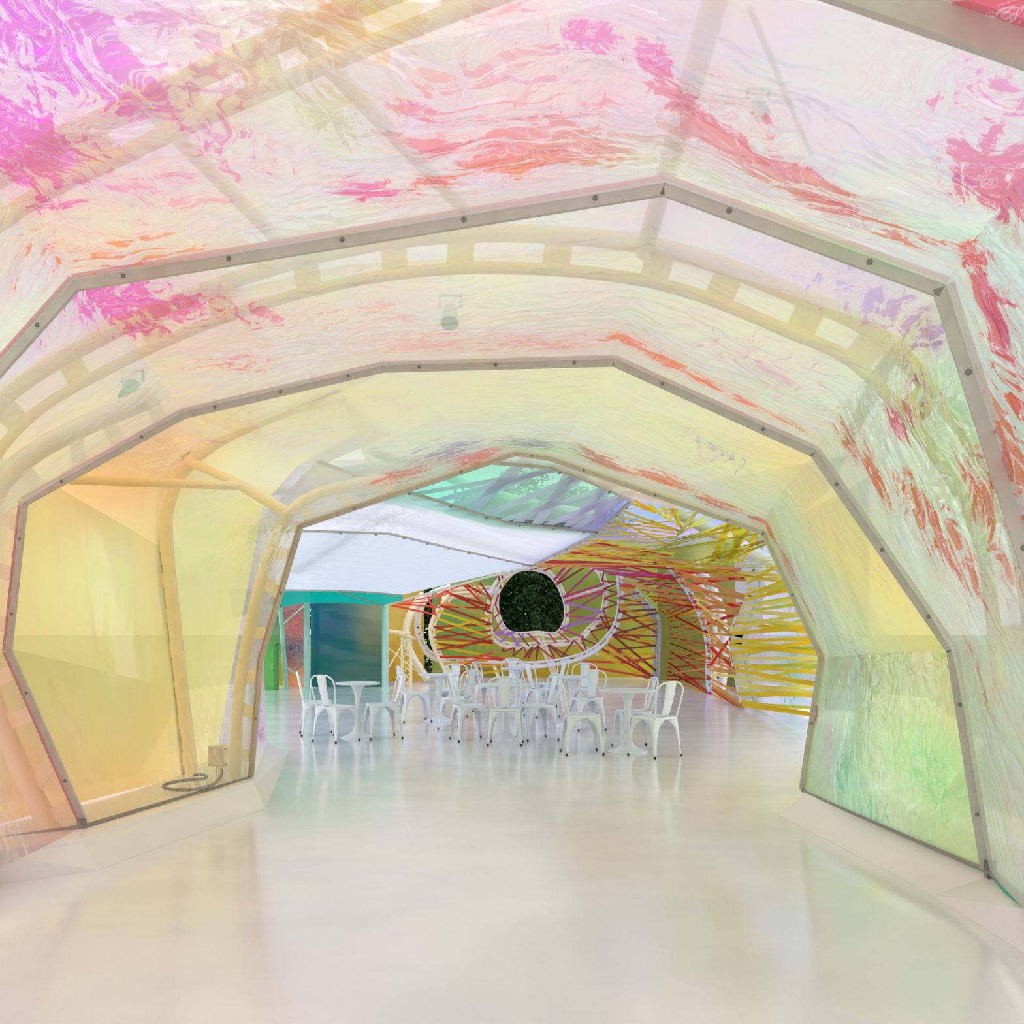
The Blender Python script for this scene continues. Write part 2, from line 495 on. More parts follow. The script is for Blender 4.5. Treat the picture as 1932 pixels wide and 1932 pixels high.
# --- floor and ground
FOOT = [(-4.0, -3), (3.3, -3), (3.4, 8.3), (6, 13), (8.5, 21), (5.5, 28.4), (4.8, 29.2), (-4.0, 29.2), (-7.2, 25.6), (-7.4, 23), (-4.8, 14), (-3.4, 9.2), (-4.0, 6)]
floor = mesh_obj('floor', [(x, y, 0) for x, y in FOOT] + [(x, y, -.1) for x, y in FOOT],
                 [tuple(range(len(FOOT)))] + [(i, i + len(FOOT), (i + 1) % len(FOOT) + len(FOOT), (i + 1) % len(FOOT)) for i in range(len(FOOT))], M['floor'])
tag(floor, 'glossy off-white painted floor running through the whole pavilion', kind='structure')
ground = mesh_obj('ground', [(-120, -80, -.06), (120, -80, -.06), (120, 160, -.06), (-120, 160, -.06)], [(0, 1, 2, 3)], M['grass'])
tag(ground, 'green park lawn outside the pavilion', kind='structure')

def kerb(name, crest, foot, back, label):
    mb = MB(); n = len(crest)
    vs = []
    for c, f, b in zip(crest, foot, back):
        c = V(*c); f = V(*f); b = V(*b)
        vs += [V(b.x, b.y, 0), V(b.x, b.y, c.z), c + (c - f) * .12 + V(0, 0, .0), V(c.x, c.y, c.z - .008), V(f.x, f.y, .004), V(f.x, f.y, 0)]
    fs = []
    for i in range(n - 1):
        for k in range(5):
            fs.append((i * 6 + k, i * 6 + k + 1, (i + 1) * 6 + k + 1, (i + 1) * 6 + k))
    fs.append(tuple(range(6))); fs.append(tuple(reversed(range((n - 1) * 6, n * 6))))
    o = mesh_obj(name, vs, fs, M['kerb'])
    tag(o, label, kind='structure')
    return o
KZ = .17
cl = [V(-3.0, -1.5, KZ), V(-2.98, 3.0, KZ), PF(0, 1612, KZ), PF(157, 1588, KZ), PF(480, 1478, KZ), PF(508, 1402, KZ), V(-4.2, 14.5, KZ)]
flp = [V(-2.8, -1.5, 0), V(-2.78, 3.0, 0), PF(0, 1668), PF(185, 1642), PF(500, 1527), PF(545, 1420), V(-4.0, 14.5, 0)]
bkl = [V(-4.2, -1.5, 0), V(-4.2, 3.0, 0), V(-4.3, 5.8, 0), V(-4.1, 6.5, 0), V(-3.3, 8.9, 0), V(-3.4, 11.2, 0), V(-4.8, 14.6, 0)]
kerb('kerb_left', cl, flp, bkl, 'low white sloping kerb under the yellow film wall with the junction box')
cr_ = [V(2.1, -1.5, KZ), V(2.15, 2.8, KZ), PF(1932, 1712, KZ), PF(1868, 1650, KZ), PF(1512, 1500, KZ)]
fr_ = [V(1.9, -1.5, 0), V(1.95, 2.8, 0), PF(1932, 1800), PF(1760, 1690), PF(1470, 1538)]
bkr = [V(3.2, -1.5, 0), V(3.3, 2.8, 0), V(3.5, 4.9, 0), V(3.6, 5.5, 0), V(3.3, 8.2, 0)]
kerb('kerb_right', cr_, fr_, bkr, 'low white sloping kerb under the mint green film wall')

# --- inner film bays
def film_bay(name, A, B, ctrl, patches, clears, label, sag, sag_amt=.05, wr=.012, seed=1, mat='film', step=.022, base_clear=.5, extra=(), pale=.95):
    root = empty(name, label, None, None, 'structure')
    u = 0.0; parts = []
    nvs = max(4, int(max((A[k] - B[k]).length for k in range(len(A))) / step))
    for k in range(len(A) - 1):
        G, U, Vv, l = sheet_grid([A[k], A[k + 1]], [B[k], B[k + 1]], step, u, wr, seed, sag, sag_amt, nv=nvs)
        u += l; parts.append((G, U, Vv))
    allpos = np.concatenate([g[0].reshape(-1, 3) for g in parts])
    cp = [(locate(allpos, x, y), rgb) for x, y, rgb in ctrl] + list(extra)
    pp = [(locate(allpos, x, y), r, rgb, au, av) for x, y, r, rgb, au, av in patches]
    clp = [(locate(allpos, x, y), r, val) for x, y, r, val in clears]
    for G, U, Vv in parts:
        pos = G.reshape(-1, 3)
        o = sheet_mesh('film_panel', G, U, Vv, M[mat], root)
        clear = np.full(len(pos), base_clear)
        for p, r, val in clp:
            gg = np.exp(-((pos - np.array(p)) ** 2).sum(1) / (r * r))
            clear = clear * (1 - gg) + val * gg
        set_attrs(o.data, pos, cp, pp, clear, (225, 215, 210), pale)
    return root

MAG = (232, 70, 205); VIO = (200, 110, 230); PNK = (240, 80, 160); RED = (235, 75, 95); ORG = (242, 115, 70); BRN = (215, 110, 75); CRM = (215, 60, 110)
film_bay('ceiling_near', AR['A'], AR['B'],
 [(60, 90, (224, 196, 224)), (40, 290, (236, 180, 215)), (250, 40, (216, 185, 225)), (430, 130, (228, 222, 190)), (330, 330, (232, 214, 214)), (520, 260, (230, 216, 212)),
  (620, 210, (200, 230, 206)), (800, 130, (228, 208, 220)), (950, 80, (228, 216, 222)), (700, 40, (224, 228, 190)), (900, 280, (242, 196, 212)), (1100, 170, (242, 196, 212)), (1000, 220, (242, 192, 208)), (760, 250, (236, 206, 216)),
  (1180, 300, (226, 226, 206)), (1330, 80, (226, 212, 222)), (1500, 150, (228, 216, 222)), (1700, 200, (224, 216, 226)), (1750, 430, (200, 232, 204)), (1600, 470, (226, 228, 204)),
  (1400, 330, (228, 214, 210)), (1900, 520, (206, 238, 226)), (1900, 750, (202, 232, 222)), (100, 450, (240, 212, 194)), (300, 440, (236, 216, 200)), (20, 600, (218, 228, 206)),
  (600, 400, (228, 226, 206)), (1250, 40, (232, 200, 216)), (1850, 250, (222, 218, 222)), (60, 520, (226, 216, 216))],
 [(70, 60, .28, MAG, .4, .86), (170, 130, .3, VIO, .4, .84), (250, 210, .18, MAG, .3, .82), (30, 270, .24, MAG, .9, .95), (290, 40, .2, VIO, .7, .74), (100, 390, .12, MAG, .8, .6),
  (180, 270, .12, CRM, .5, .86), (480, 60, .16, VIO, .66, .66), (640, 30, .08, PNK, .86, .5), (830, 250, .17, PNK, .9, .5), (1000, 275, .24, ORG, .9, .5), (960, 310, .14, ORG, .92, .4),
  (700, 365, .13, PNK, .92, .5), (1120, 280, .16, RED, .84, .4), (820, 350, .1, ORG, .84, .7), (780, 200, .06, PNK, .6, .86), (1115, 80, .07, MAG, .9, .9), (1120, 200, .08, PNK, .8, .6),
  (1235, 110, .06, MAG, .3, .98), (1275, 185, .1, PNK, .98, .8), (1340, 230, .14, RED, .86, .6), (1440, 310, .18, RED, .9, .6), (1560, 390, .16, BRN, .92, .4), (1600, 410, .1, CRM, .9, .4),
  (1700, 440, .12, BRN, .78, .3), (1900, 330, .16, CRM, .8, .98), (1850, 520, .12, RED, .74, .86), (1880, 600, .12, (190, 50, 140), .6, .9), (1910, 700, .18, RED, .75, .86), (1915, 850, .22, BRN, .6, .88),
  (400, 250, .3, (232, 150, 190), .62, .62), (250, 480, .3, (242, 150, 130), .72, .3), (1000, 150, .3, (240, 160, 195), .74, .6), (850, 200, .25, (240, 165, 200), .7, .6), (1380, 250, .2, (240, 120, 160), .78, .5), (1850, 200, .2, (230, 150, 210), .55, .62), (120, 470, .3, ORG, .66, .3), (430, 120, .24, (232, 226, 120), .8, .7), (560, 70, .2, (226, 222, 130), .74, .74), (720, 30, .2, (210, 226, 130), .74, .7), (630, 220, .16, (170, 228, 190), .6, .8), (300, 350, .25, (240, 180, 200), .66, .6), (1300, 300, .3, (190, 236, 200), .7, .4), (1650, 500, .3, (186, 238, 200), .74, .4), (1500, 420, .3, (236, 232, 150), .66, .4)],
 [(30, 640, .5, .7)], 'crumpled pink and magenta dichroic film overhead nearest the viewer', CEN['A'].lerp(CEN['B'], .5), .06, .016, 3, base_clear=.42)

film_bay('ceiling_middle', AR['B'], AR['C'],
 [(250, 560, (228, 200, 216)), (350, 640, (234, 214, 220)), (100, 640, (220, 216, 222)), (200, 800, (228, 226, 216)), (80, 860, (222, 218, 200)), (600, 540, (228, 230, 212)), (900, 520, (230, 230, 214)),
  (850, 610, (228, 226, 212)), (500, 700, (232, 224, 222)), (800, 660, (226, 212, 204)), (1000, 640, (228, 206, 202)), (1150, 640, (228, 208, 202)), (1080, 480, (228, 226, 212)), (1300, 420, (226, 216, 226)),
  (1450, 500, (226, 216, 222)), (1650, 550, (220, 212, 226)), (1400, 650, (230, 230, 200)), (1550, 620, (226, 228, 180)), (1500, 760, (218, 230, 196)), (1350, 740, (224, 222, 208)), (1600, 780, (210, 228, 210)),
  (1720, 640, (224, 226, 176)), (1750, 740, (208, 238, 186)), (1640, 860, (218, 236, 224)), (1720, 920, (204, 242, 216)), (1800, 820, (210, 240, 204)), (1850, 1050, (204, 242, 220)), (1820, 1160, (230, 228, 222)),
  (1900, 1150, (212, 212, 206)), (1880, 1350, (214, 222, 204)), (1910, 1500, (222, 212, 208)), (30, 1000, (244, 216, 212)), (30, 1400, (244, 212, 210))],
 [(230, 560, .3, MAG, .66, .9), (330, 580, .22, (232, 90, 190), .86, .7), (270, 620, .14, MAG, .5, .86), (480, 600, .22, (236, 120, 150), .5, .72), (440, 690, .25, (236, 150, 170), .66, .6),
  (700, 600, .3, (238, 190, 196), .72, .4), (800, 650, .4, (238, 185, 185), .8, .4), (1000, 650, .35, (236, 165, 155), .8, .4), (1180, 640, .14, ORG, .98, .5), (1260, 685, .17, ORG, .96, .4), (1330, 720, .15, ORG, .95, .3), (1400, 757, .15, ORG, .92, .3),
  (1480, 795, .14, (230, 130, 80), .84, .3), (1600, 830, .13, BRN, .93, .5), (1650, 900, .16, BRN, .9, .4), (1720, 940, .2, BRN, .86, .4), (1690, 800, .1, CRM, .86, .4), (1760, 1000, .2, BRN, .84, .3), (1810, 1060, .2, BRN, .8, .3),
  (1720, 780, .08, CRM, .84, .6), (1760, 620, .14, (190, 130, 200), .6, .82), (1740, 700, .2, (170, 130, 110), .6, .7), (1860, 930, .2, BRN, .84, .4), (1900, 1080, .15, BRN, .8, .3), (1850, 1280, .2, (220, 150, 130), .7, .3),
  (1450, 700, .35, (226, 190, 200), .5, .66), (1600, 560, .3, (200, 180, 230), .4, .66)],
 [(60, 850, .5, .75), (60, 1100, 1.0, .9), (60, 1450, .9, .9), (120, 700, .3, .6), (900, 500, .8, .58), (1400, 520, .6, .58)],
 'pastel pink and cream dichroic film between the two large metal arches', CEN['B'].lerp(CEN['C'], .5), .06, .014, 7, base_clear=.46)

film_bay('ceiling_far', AR['C'], AR['D'],
 [(250, 900, (240, 208, 170)), (320, 850, (240, 204, 172)), (420, 800, (232, 224, 182)), (600, 770, (234, 226, 184)), (900, 740, (230, 230, 188)), (1150, 730, (228, 230, 184)), (700, 850, (220, 230, 216)), (600, 870, (226, 228, 204)),
  (900, 830, (214, 224, 216)), (1050, 820, (214, 224, 208)), (1250, 800, (228, 232, 184)), (1300, 900, (218, 222, 208)), (1420, 900, (228, 230, 176)), (1520, 920, (250, 224, 124)), (1480, 980, (206, 226, 196)),
  (1600, 1020, (252, 228, 100)), (1680, 1100, (252, 226, 98)), (1520, 1090, (202, 224, 202)), (1740, 1200, (248, 230, 104)), (1600, 1180, (222, 230, 176)), (1620, 1280, (200, 226, 202)), (1700, 1300, (222, 228, 150)),
  (1580, 1420, (196, 224, 196)), (1720, 1420, (186, 240, 142)), (1780, 1450, (174, 240, 126)), (1600, 1490, (166, 234, 192)), (1700, 1550, (206, 228, 176)), (1820, 1600, (206, 224, 160)), (1800, 1300, (240, 232, 120)),
  (450, 950, (236, 232, 214)), (540, 900, (232, 232, 236)), (200, 1100, (244, 238, 222)), (200, 1400, (246, 234, 222)), (400, 1300, (242, 236, 226))],
 [(850, 850, .3, (160, 165, 195), .84, .3), (1000, 838, .3, (170, 165, 185), .86, .3), (760, 895, .22, ORG, .92, .3), (900, 862, .24, ORG, .96, .3), (1130, 868, .3, (215, 120, 90), .96, .3), (1250, 905, .24, BRN, .98, .3),
  (1350, 950, .22, BRN, 1.0, .3), (1445, 990, .18, BRN, 1.05, .6), (1488, 1070, .18, BRN, 1.0, .3), (1525, 1150, .16, (205, 130, 105), .98, .3), (1545, 1240, .1, BRN, .84, .3), (1540, 1350, .1, (215, 90, 150), .86, .4),
  (1350, 850, .25, (180, 180, 200), .3, .7), (1500, 1100, .2, (170, 200, 200), .76, .3), (1560, 1300, .2, (150, 200, 190), .7, .6), (1640, 1280, .3, (190, 190, 140), .66, .4), (1590, 1450, .15, (120, 215, 160), .9, .9),
  (1560, 1400, .2, (230, 180, 200), .76, .5), (1750, 1480, .3, (150, 228, 130), .76, .7), (1640, 1530, .2, (110, 220, 170), .84, .3), (1650, 1050, .2, (250, 210, 90), .7, .6), (400, 830, .15, (220, 170, 190), .6, .6)],
 [(200, 1000, .7, .85), (300, 1250, 1.1, .93), (200, 1450, .8, .93), (420, 1200, .7, .93), (500, 950, .35, .88), (560, 900, .3, .8), (100, 1100, .6, .93), (430, 880, .3, .8)],
 'pale yellow dichroic film around the third metal arch', CEN['C'].lerp(CEN['D'], .5), .05, .012, 11, base_clear=.42, pale=1.0, mat='film_far')

film_bay('ceiling_behind', BACKARCH, AR['A'], [(1700, 20, (226, 228, 190)), (1900, 40, (190, 230, 170)), (1850, 80, (226, 190, 196))], [(1880, 70, .15, CRM, .9, .4)], [], 'yellow green film above the nearest metal beam',
         V(-.5, .6, 1.2), .05, .012, 17, step=.05, extra=[(V(-2.9, .5, 1.2), (250, 204, 214)), (V(-1, .6, 3), (246, 220, 238)), (V(1.9, .2, 1.2), (248, 206, 218)), (V(.2, -.2, 2.8), (238, 228, 244))])

# --- outer film layer
def outer(f, dx=.6, dz=.62):
    pts = AR[f]; out = []
    for k, p in enumerate(pts):
        c = CEN[f]; d = V(p.x - c.x, 0, max(0, p.z - 1.0))
        X = p.x + (dx if p.x > c.x else -dx) * (1 if k in (0, 1, 2, 7, 8) else min(1, abs(p.x - c.x) / 2.2))
        Z = p.z + (0 if k in (0, 8) else dz * max(0, min(1, (p.z - 1.0) / 1.5)))
        if k in (0, 8): Z = .19
        out.append(inplane(f, X, Z))
    return out
OUT = {f: outer(f) for f in AR}
OM = [P(345, 1465, 8.95), P(330, 1300, 8.95), P(300, 1030, 8.95), P(345, 860, 8.95), P(640, 735, 8.7), P(1050, 720, 8.5), P(1490, 860, 8.2), P(1690, 1230, 8.0), P(1660, 1480, 8.0)]
OUT['D'] = OM
OF_ = [P(690, 870, 11.3), P(1040, 850, 11.0), P(1430, 975, 10.6), P(1630, 1230, 10.0), P(1595, 1460, 9.9)]
YEL = (236, 222, 150)
film_bay('wall_outer_middle', OUT['C'], OUT['D'],
 [(60, 1300, (250, 228, 156)), (200, 1100, (246, 240, 172)), (200, 1300, (250, 234, 154)), (280, 1400, (252, 224, 138)), (250, 900, (254, 212, 160)), (300, 1000, (252, 222, 160)), (100, 1500, (246, 204, 140)), (250, 1480, (248, 208, 126)), (600, 800, (246, 242, 222)), (1200, 800, (250, 248, 228)), (1700, 1000, (252, 248, 220)), (1700, 1400, (236, 250, 222))],
 [], [(1000, 700, 2.0, .6), (1500, 800, 2.0, .6), (1750, 1200, 2.2, .6)], 'outer translucent yellow film layer behind the steel ribs', V(0, 7, 1.2), 0.02, .008, 21, 'film_flat', .06, .1, pale=.75)
OE = [P(405, 1440, 10.2), P(440, 1250, 10.2), P(478, 1050, 10.2), P(494, 955, 10.2), P(560, 880, 10.3), P(700, 800, 10.3)]
OM6 = OM[:4] + [P(480, 790, 8.9), P(640, 735, 8.7)]
film_bay('wall_outer_far', OM6, OE, [(380, 1000, (236, 240, 178)), (400, 1300, (250, 234, 150)), (420, 900, (236, 238, 186)), (460, 1000, (252, 236, 160)), (560, 820, (232, 232, 206))], [], [], 'outer translucent lemon film behind the curved cream tube', V(0, 9, 1.2), 0, .006, 22, 'film_flat', .06, .1, pale=.75)
OP = [P(503, 1395, 11.6), P(498, 1250, 12.0), P(520, 1100, 12.4), P(530, 960, 12.4), P(600, 880, 12.0), P(740, 820, 11.8)]
film_bay('wall_outer_violet', OE, OP, [(440, 1380, (236, 226, 248)), (470, 1200, (246, 214, 244)), (460, 1300, (220, 226, 250)), (490, 1350, (250, 206, 240)), (540, 900, (216, 226, 236))], [(480, 1150, .35, (215, 130, 225), .5, .84), (450, 1280, .3, (150, 150, 230), .5, .8), (480, 1330, .3, (120, 210, 220), .5, .8), (490, 1370, .2, (235, 110, 215), .7, .84), (540, 900, .3, (250, 160, 150), .7, .7)], [], 'violet and pink dichroic film past the smallest arch on the kerb side', V(0, 11, 1.2), 0, .012, 29, 'film', .05, .4)
film_bay('wall_outer_beyond', OM[4:], OF_, [(1000, 760, (244, 242, 214)), (1400, 880, (246, 242, 190)), (1620, 1100, (248, 238, 160)), (1600, 1400, (214, 240, 190))], [], [], 'outer pale yellow film above and beyond the smallest arch', V(0, 9, 1.2), 0, .006, 24, 'film_flat', .08, .4)
film_bay('wall_outer_near', OUT['B'], OUT['C'],
 [(100, 640, (236, 226, 224)), (700, 500, (238, 236, 226)), (1500, 500, (238, 228, 236)), (1850, 1000, (214, 240, 222)), (20, 1300, (244, 226, 222)), (700, 600, (242, 236, 240))],
 [], [(1850, 1000, 2.0, .2), (1800, 1400, 1.8, .15), (20, 1200, 2.0, .3)], 'outer translucent pale film layer over the middle of the tunnel', V(0, 5, 1.2), 0.02, .008, 23, 'film_flat', .07, .75, pale=.7)

# --- metal arches with bolts
bolt_me = None
def bolt(parent, p, nrm, r=.011):
    global bolt_me
    if bolt_me is None:
        b = MB(); b.lathe([(1, 0), (1, .25), (.75, .62), (.35, .8), (.3, .66)], 10)
        o = b.build('bolt', M['bolt']); bolt_me = o.data; bpy.data.objects.remove(o)
        bolt_me.polygons.foreach_set('use_smooth', [True] * len(bolt_me.polygons))
    o = link('bolt', bolt_me, parent)
    q = Vector(nrm).normalized().to_track_quat('Z', 'Y')
    o.rotation_mode = 'QUATERNION'; o.rotation_quaternion = q
    o.location = p; o.scale = (r, r, r)
    return o

def arch_frame(f, label, w=.055, t=.045, spacing=.62, bolt_r=.012, merge4=False, hem=None):
    root = empty('arch_frame', label, 'arch', 'metal arch frames of the tunnel')
    pts = AR[f]; c, s = PL[f]
    pn = V(s, 1, 0).normalized()     # plane normal, pointing away
    seq = [i for i in range(9) if not (merge4 and i == 4)]
    for a, b in zip(seq[:-1], seq[1:]):
        p, q = pts[a], pts[b]
        d = (q - p).normalized(); wd = d.cross(pn)
        cen = CEN[f]
        if (cen - p).dot(wd) < 0: wd = -wd      # inward
        mb = MB()
        off = wd * (w * .5)
        mb.beam(p + off * .6 + d * .002, q + off * .6 - d * .002, w, t * .35, wd)
        mb.beam(p - off * .2 + pn * t * .5 + d * .002, q - off * .2 + pn * t * .5 - d * .002, w * .22, t, wd)
        bar = mb.build('bar', M['bar'], root)
        if hem:
            mb = MB(); mb.beam(p - off * .62, q - off * .62, w * .28, t * .5, wd); mb.build('film_hem', M[hem], root)
        n = max(1, int((q - p).length / spacing)) if bolt_r else 0
        for i in range(n):
            x = p.lerp(q, (i + .5) / n) + off * .6 - pn * (t * .175)
            bolt(root, x, -pn, bolt_r)
    return root
arch_frame('A', 'broad grey metal beam crossing the top corner close overhead', .06, .06, 1, 0)
arch_frame('B', 'largest full grey metal arch with its peak under crumpled pink film', .05, .05, .45, .0095, True, 'hem_pink')
arch_frame('C', 'many sided metal arch around the yellow film standing on both kerbs', .05, .045, .42, .0105, hem='hem_mauve')
arch_frame('D', 'smallest inner metal arch framing the tables and chairs', .04, .04, .6, .01, hem='hem_mauve')

# --- steel ribs behind the film
def rib(pts, r, mat, label, name='steel_rib', per=6, group='steel ribs behind the film', closed=False):
    path = catmull(pts, per, closed) if per > 1 else [V(*p) for p in pts]
    root = empty(name, label, 'steel rib', group)
    mb = MB(); mb.tube(path, r, 14, True, closed)
    autosmooth(mb.build('tube', mat, root), 50)
    return root, path

def offset_arch(f, d):
    pts = AR[f]; out = []
    c = CEN[f]
    for k, p in enumerate(pts):
        if k in (0, 8):
            out.append(inplane(f, p.x + (d if p.x > c.x else -d), .1)); continue
        a = (pts[k] - pts[k - 1]).normalized(); b = (pts[k + 1] - pts[k]).normalized()
        pn = V(PL[f][1], 1, 0).normalized()
        n1 = a.cross(pn); n2 = b.cross(pn)
        nn = (n1 + n2).normalized()
        if (p - c).dot(nn) < 0: nn = -nn
        q = p + nn * d; out.append(inplane(f, q.x, q.z))
    return out
def brackets(root, inner, path, n, mat, w=.07):
    for i in range(n):
        t = (i + .5) / n
        a = along(inner, t); b = min(path, key=lambda q: (q - a).length)
        if (b - a).length > .5 or (b - a).length < .02: continue
        d = along(inner, min(1, t + .01)) - along(inner, max(0, t - .01))
        mb = MB(); mb.beam(a, b, w, .008, d); mb.build('bracket', mat, root)

for f, r, lab in (('C', .065, 'thick pinkish cream tubular rib leaning beside the yellow film'), ('D', .048, 'cream tubular rib bracketed to the smallest inner arch')):
    op = offset_arch(f, {'C': .2, 'D': .14}[f])[:4]
    op[3] = op[2].lerp(op[3], .86)
    root, path = rib(op, r, M['cream'], lab, per=6)
    brackets(root, AR[f][:4], path, {'C': 11, 'D': 9}[f], M['cream'], .1)

def slotted_rib(pts, w, rt, mat, label, nplate, nrm, name='slotted_rib', per=6, closed=False, plate=.13, group='slotted double ribs', rs=None, cen=None):
    path = catmull(pts, per, closed)
    root = empty(name, label, 'steel rib', group)
    c = cen or sum(path, V(0, 0, 0)) / len(path)
    off = []
    m = len(path)
    for i, p in enumerate(path):
        t = (path[(i + 1) % m] - path[i - 1]) if closed else (path[min(i + 1, m - 1)] - path[max(i - 1, 0)])
        n = t.cross(V(*nrm)).normalized()
        if (c - p).dot(n) < 0: n = -n
        off.append(p + n * w)
    mb = MB(); mb.tube(path, rt, 10, True, closed); autosmooth(mb.build('tube', mat, root), 50)
    mb = MB(); mb.tube(off, rs or rt * .35, 8, True, closed); autosmooth(mb.build('edge_strip', mat, root), 50)
    for i in range(nplate):
        k = (i + .5) / nplate
        j = int(k * (m - 1)); j2 = min(j + 1, m - 1)
        a = path[j]; b = off[j]; d = path[j2] - path[j]
        mb = MB(); mb.beam(a, b, plate, .01, d); mb.build('plate', mat, root)
    return root, path, off

# outer rib of the middle bay, seen through the film as a yellow band
slotted_rib([P(-160, 1200, 6.6), P(-120, 950, 6.6), P(0, 760, 6.6), P(200, 632, 6.5), P(450, 525, 6.3), P(700, 460, 6.1), P(960, 440, 5.9), P(1250, 468, 5.75), P(1500, 556, 5.6), P(1690, 660, 5.5), P(1900, 950, 5.4), P(1960, 1300, 5.3)],
            .2, .05, M['rib_yellow'], 'long slotted rib arching over the film between the two large arches', 18, (0, 1, 0), plate=.16, rs=.035, cen=V(0, 6, 1))
slotted_rib([P(-300, 560, 4.3), P(0, 330, 4.2), P(200, 225, 4.1), P(480, 95, 4.0), P(800, -40, 3.9), P(1100, -150, 3.8)],
            .16, .045, M['rib_yellow'], 'slotted rib arching above the crumpled pink film', 9, (0, 1, 0), plate=.16, rs=.035, cen=V(0, 4, 1))
# outer rib of the inner arch with its edge bar and brackets
path_pts = [P(365, 1472, 8.85), P(353, 1380, 8.85), P(332, 1200, 8.85), P(314, 1010, 8.85), P(320, 945, 8.85), P(352, 880, 8.85), P(430, 822, 8.85), P(560, 765, 9.0), P(700, 700, 9.2)]
root, path = rib(path_pts, .055, M['cream'], 'curved cream tube standing behind the clear film beside the junction box')
OMs = catmull(OM[:5], 6)
brackets(root, OMs, path, 14, M['cream'], .12)
mb = MB()
ef = empty('edge_bar', 'thin metal edge bar of the outer yellow film behind the curved tube', 'edge bar')
for i in range(len(OMs) - 1):
    mb.beam(OMs[i], OMs[i + 1], .05, .015, (0, .3, 1) if abs((OMs[i+1]-OMs[i]).z) < .05 else (1, .3, 0))
mb.build('bar', M['bar'], ef)
for i in range(6):
    bolt(ef, along(OMs, .06 + i * .12) + V(.04, -.03, 0), (0, -1, 0), .016)
# struts joining the ribs
for a, b, r, lab in ((P(130, 905, 7.6), P(455, 917, 8.6), .035, 'slim cream strut running level behind the clear film'),
                     (P(352, 868, 8.8), P(455, 915, 8.6), .04, 'short cream strut from the curved tube to the node'),
                     (P(455, 915, 8.6), P(545, 970, 8.45), .05, 'thick cream strut meeting the inner arch rib'),
                     (P(250, 170, 4.1), P(540, 470, 6.3), .04, 'pale diagonal strut behind the magenta film'),
                     (P(540, 40, 3.95), P(880, 400, 6.0), .04, 'pale diagonal strut behind the middle of the pink film'),
                     (P(1360, -40, 3.5), P(1215, 475, 5.8), .05, 'cream strut rising behind the peak of the arch'),
                     (P(1690, 650, 5.5), P(1600, 830, 8.1), .05, 'cream strut behind the green corner of the film'),
                     (P(1415, 15, 3.4), P(1530, 290, 4.6), .012, 'thin steel cable behind the pale film near the corner beam'),
                     (P(960, 445, 5.9), P(1130, 440, 5.8), .02, 'thin tie rod over the slotted rib')):
    o = MB(); o.tube([a, b], r, 12); ob = o.build('strut', M['cream']); autosmooth(ob, 50)
    tag(ob, lab, 'strut', 'struts joining the steel ribs')
# spot lamps outside the film
for px, py, Y, lab in ((850, 585, 7.0, 'small spot lamp showing through the cream film'), (250, 725, 7.2, 'small spot lamp showing through the film over the curved tube'), (1430, 195, 4.3, 'spot lamp showing through the pink film under the corner beam')):
    p = P(px, py, Y); t = empty('spot_lamp', lab, 'lamp', 'spot lamps behind the film', loc=p)
    k = Y / 7.0
    mb = MB(); mb.tube([V(0, 0, 0), V(0, -.1 * k, -.12 * k)], [.05 * k, .06 * k], 14); autosmooth(mb.build('lamp_can', M['lamp'], t), 50)
    mb = MB(); mb.tube([V(-.07 * k, 0, .02), V(-.075 * k, 0, .1 * k), V(.075 * k, 0, .1 * k), V(.07 * k, 0, .02)], .012 * k, 6); mb.build('yoke', M['lamp'], t)

# --- base rails
def rail(pts, label):
    r = empty('base_rail', label, 'rail')
    for a, b in zip(pts[:-1], pts[1:]):
        mb = MB(); mb.tube([a, b], .017, 10); autosmooth(mb.build('rod', M['rod'], r), 50)
    for p in pts[1:-1] if len(pts) > 2 else pts:
        mb = MB(); mb.box(p + V(0, -.02, .01), .05, .03, .09); mb.box(p + V(.015, -.02, -.05), .018, .018, .07); mb.build('clamp', M['bolt'], r)
    return r
z = .2
rail([P(-60, 1592, 6.2), onplane('C', 157, 1560), onplane('D', 472, 1467)], 'grey steel rail along the foot of the clear film by the junction box')
rr_ = rail([onplane('D', 1515, 1492), onplane('C', 1865, 1642), P(1990, 1752, 4.3)], 'grey steel rail along the foot of the mint green film')
M['roll'] = ribbon_mat('rolled_mint_film', (130, 232, 205))
for a, b in ((onplane('D', 1517, 1497), onplane('C', 1863, 1648)), (onplane('C', 1867, 1650), P(1990, 1764, 4.3))):
    mb = MB(); mb.tube([a + V(.03, .02, .0), a.lerp(b, .3) + V(.03, .02, -.012), a.lerp(b, .65) + V(.03, .02, .006), b + V(.03, .02, 0)], [.022, .034, .026, .018], 10); autosmooth(mb.build('film_roll', M['roll'], rr_), 60)

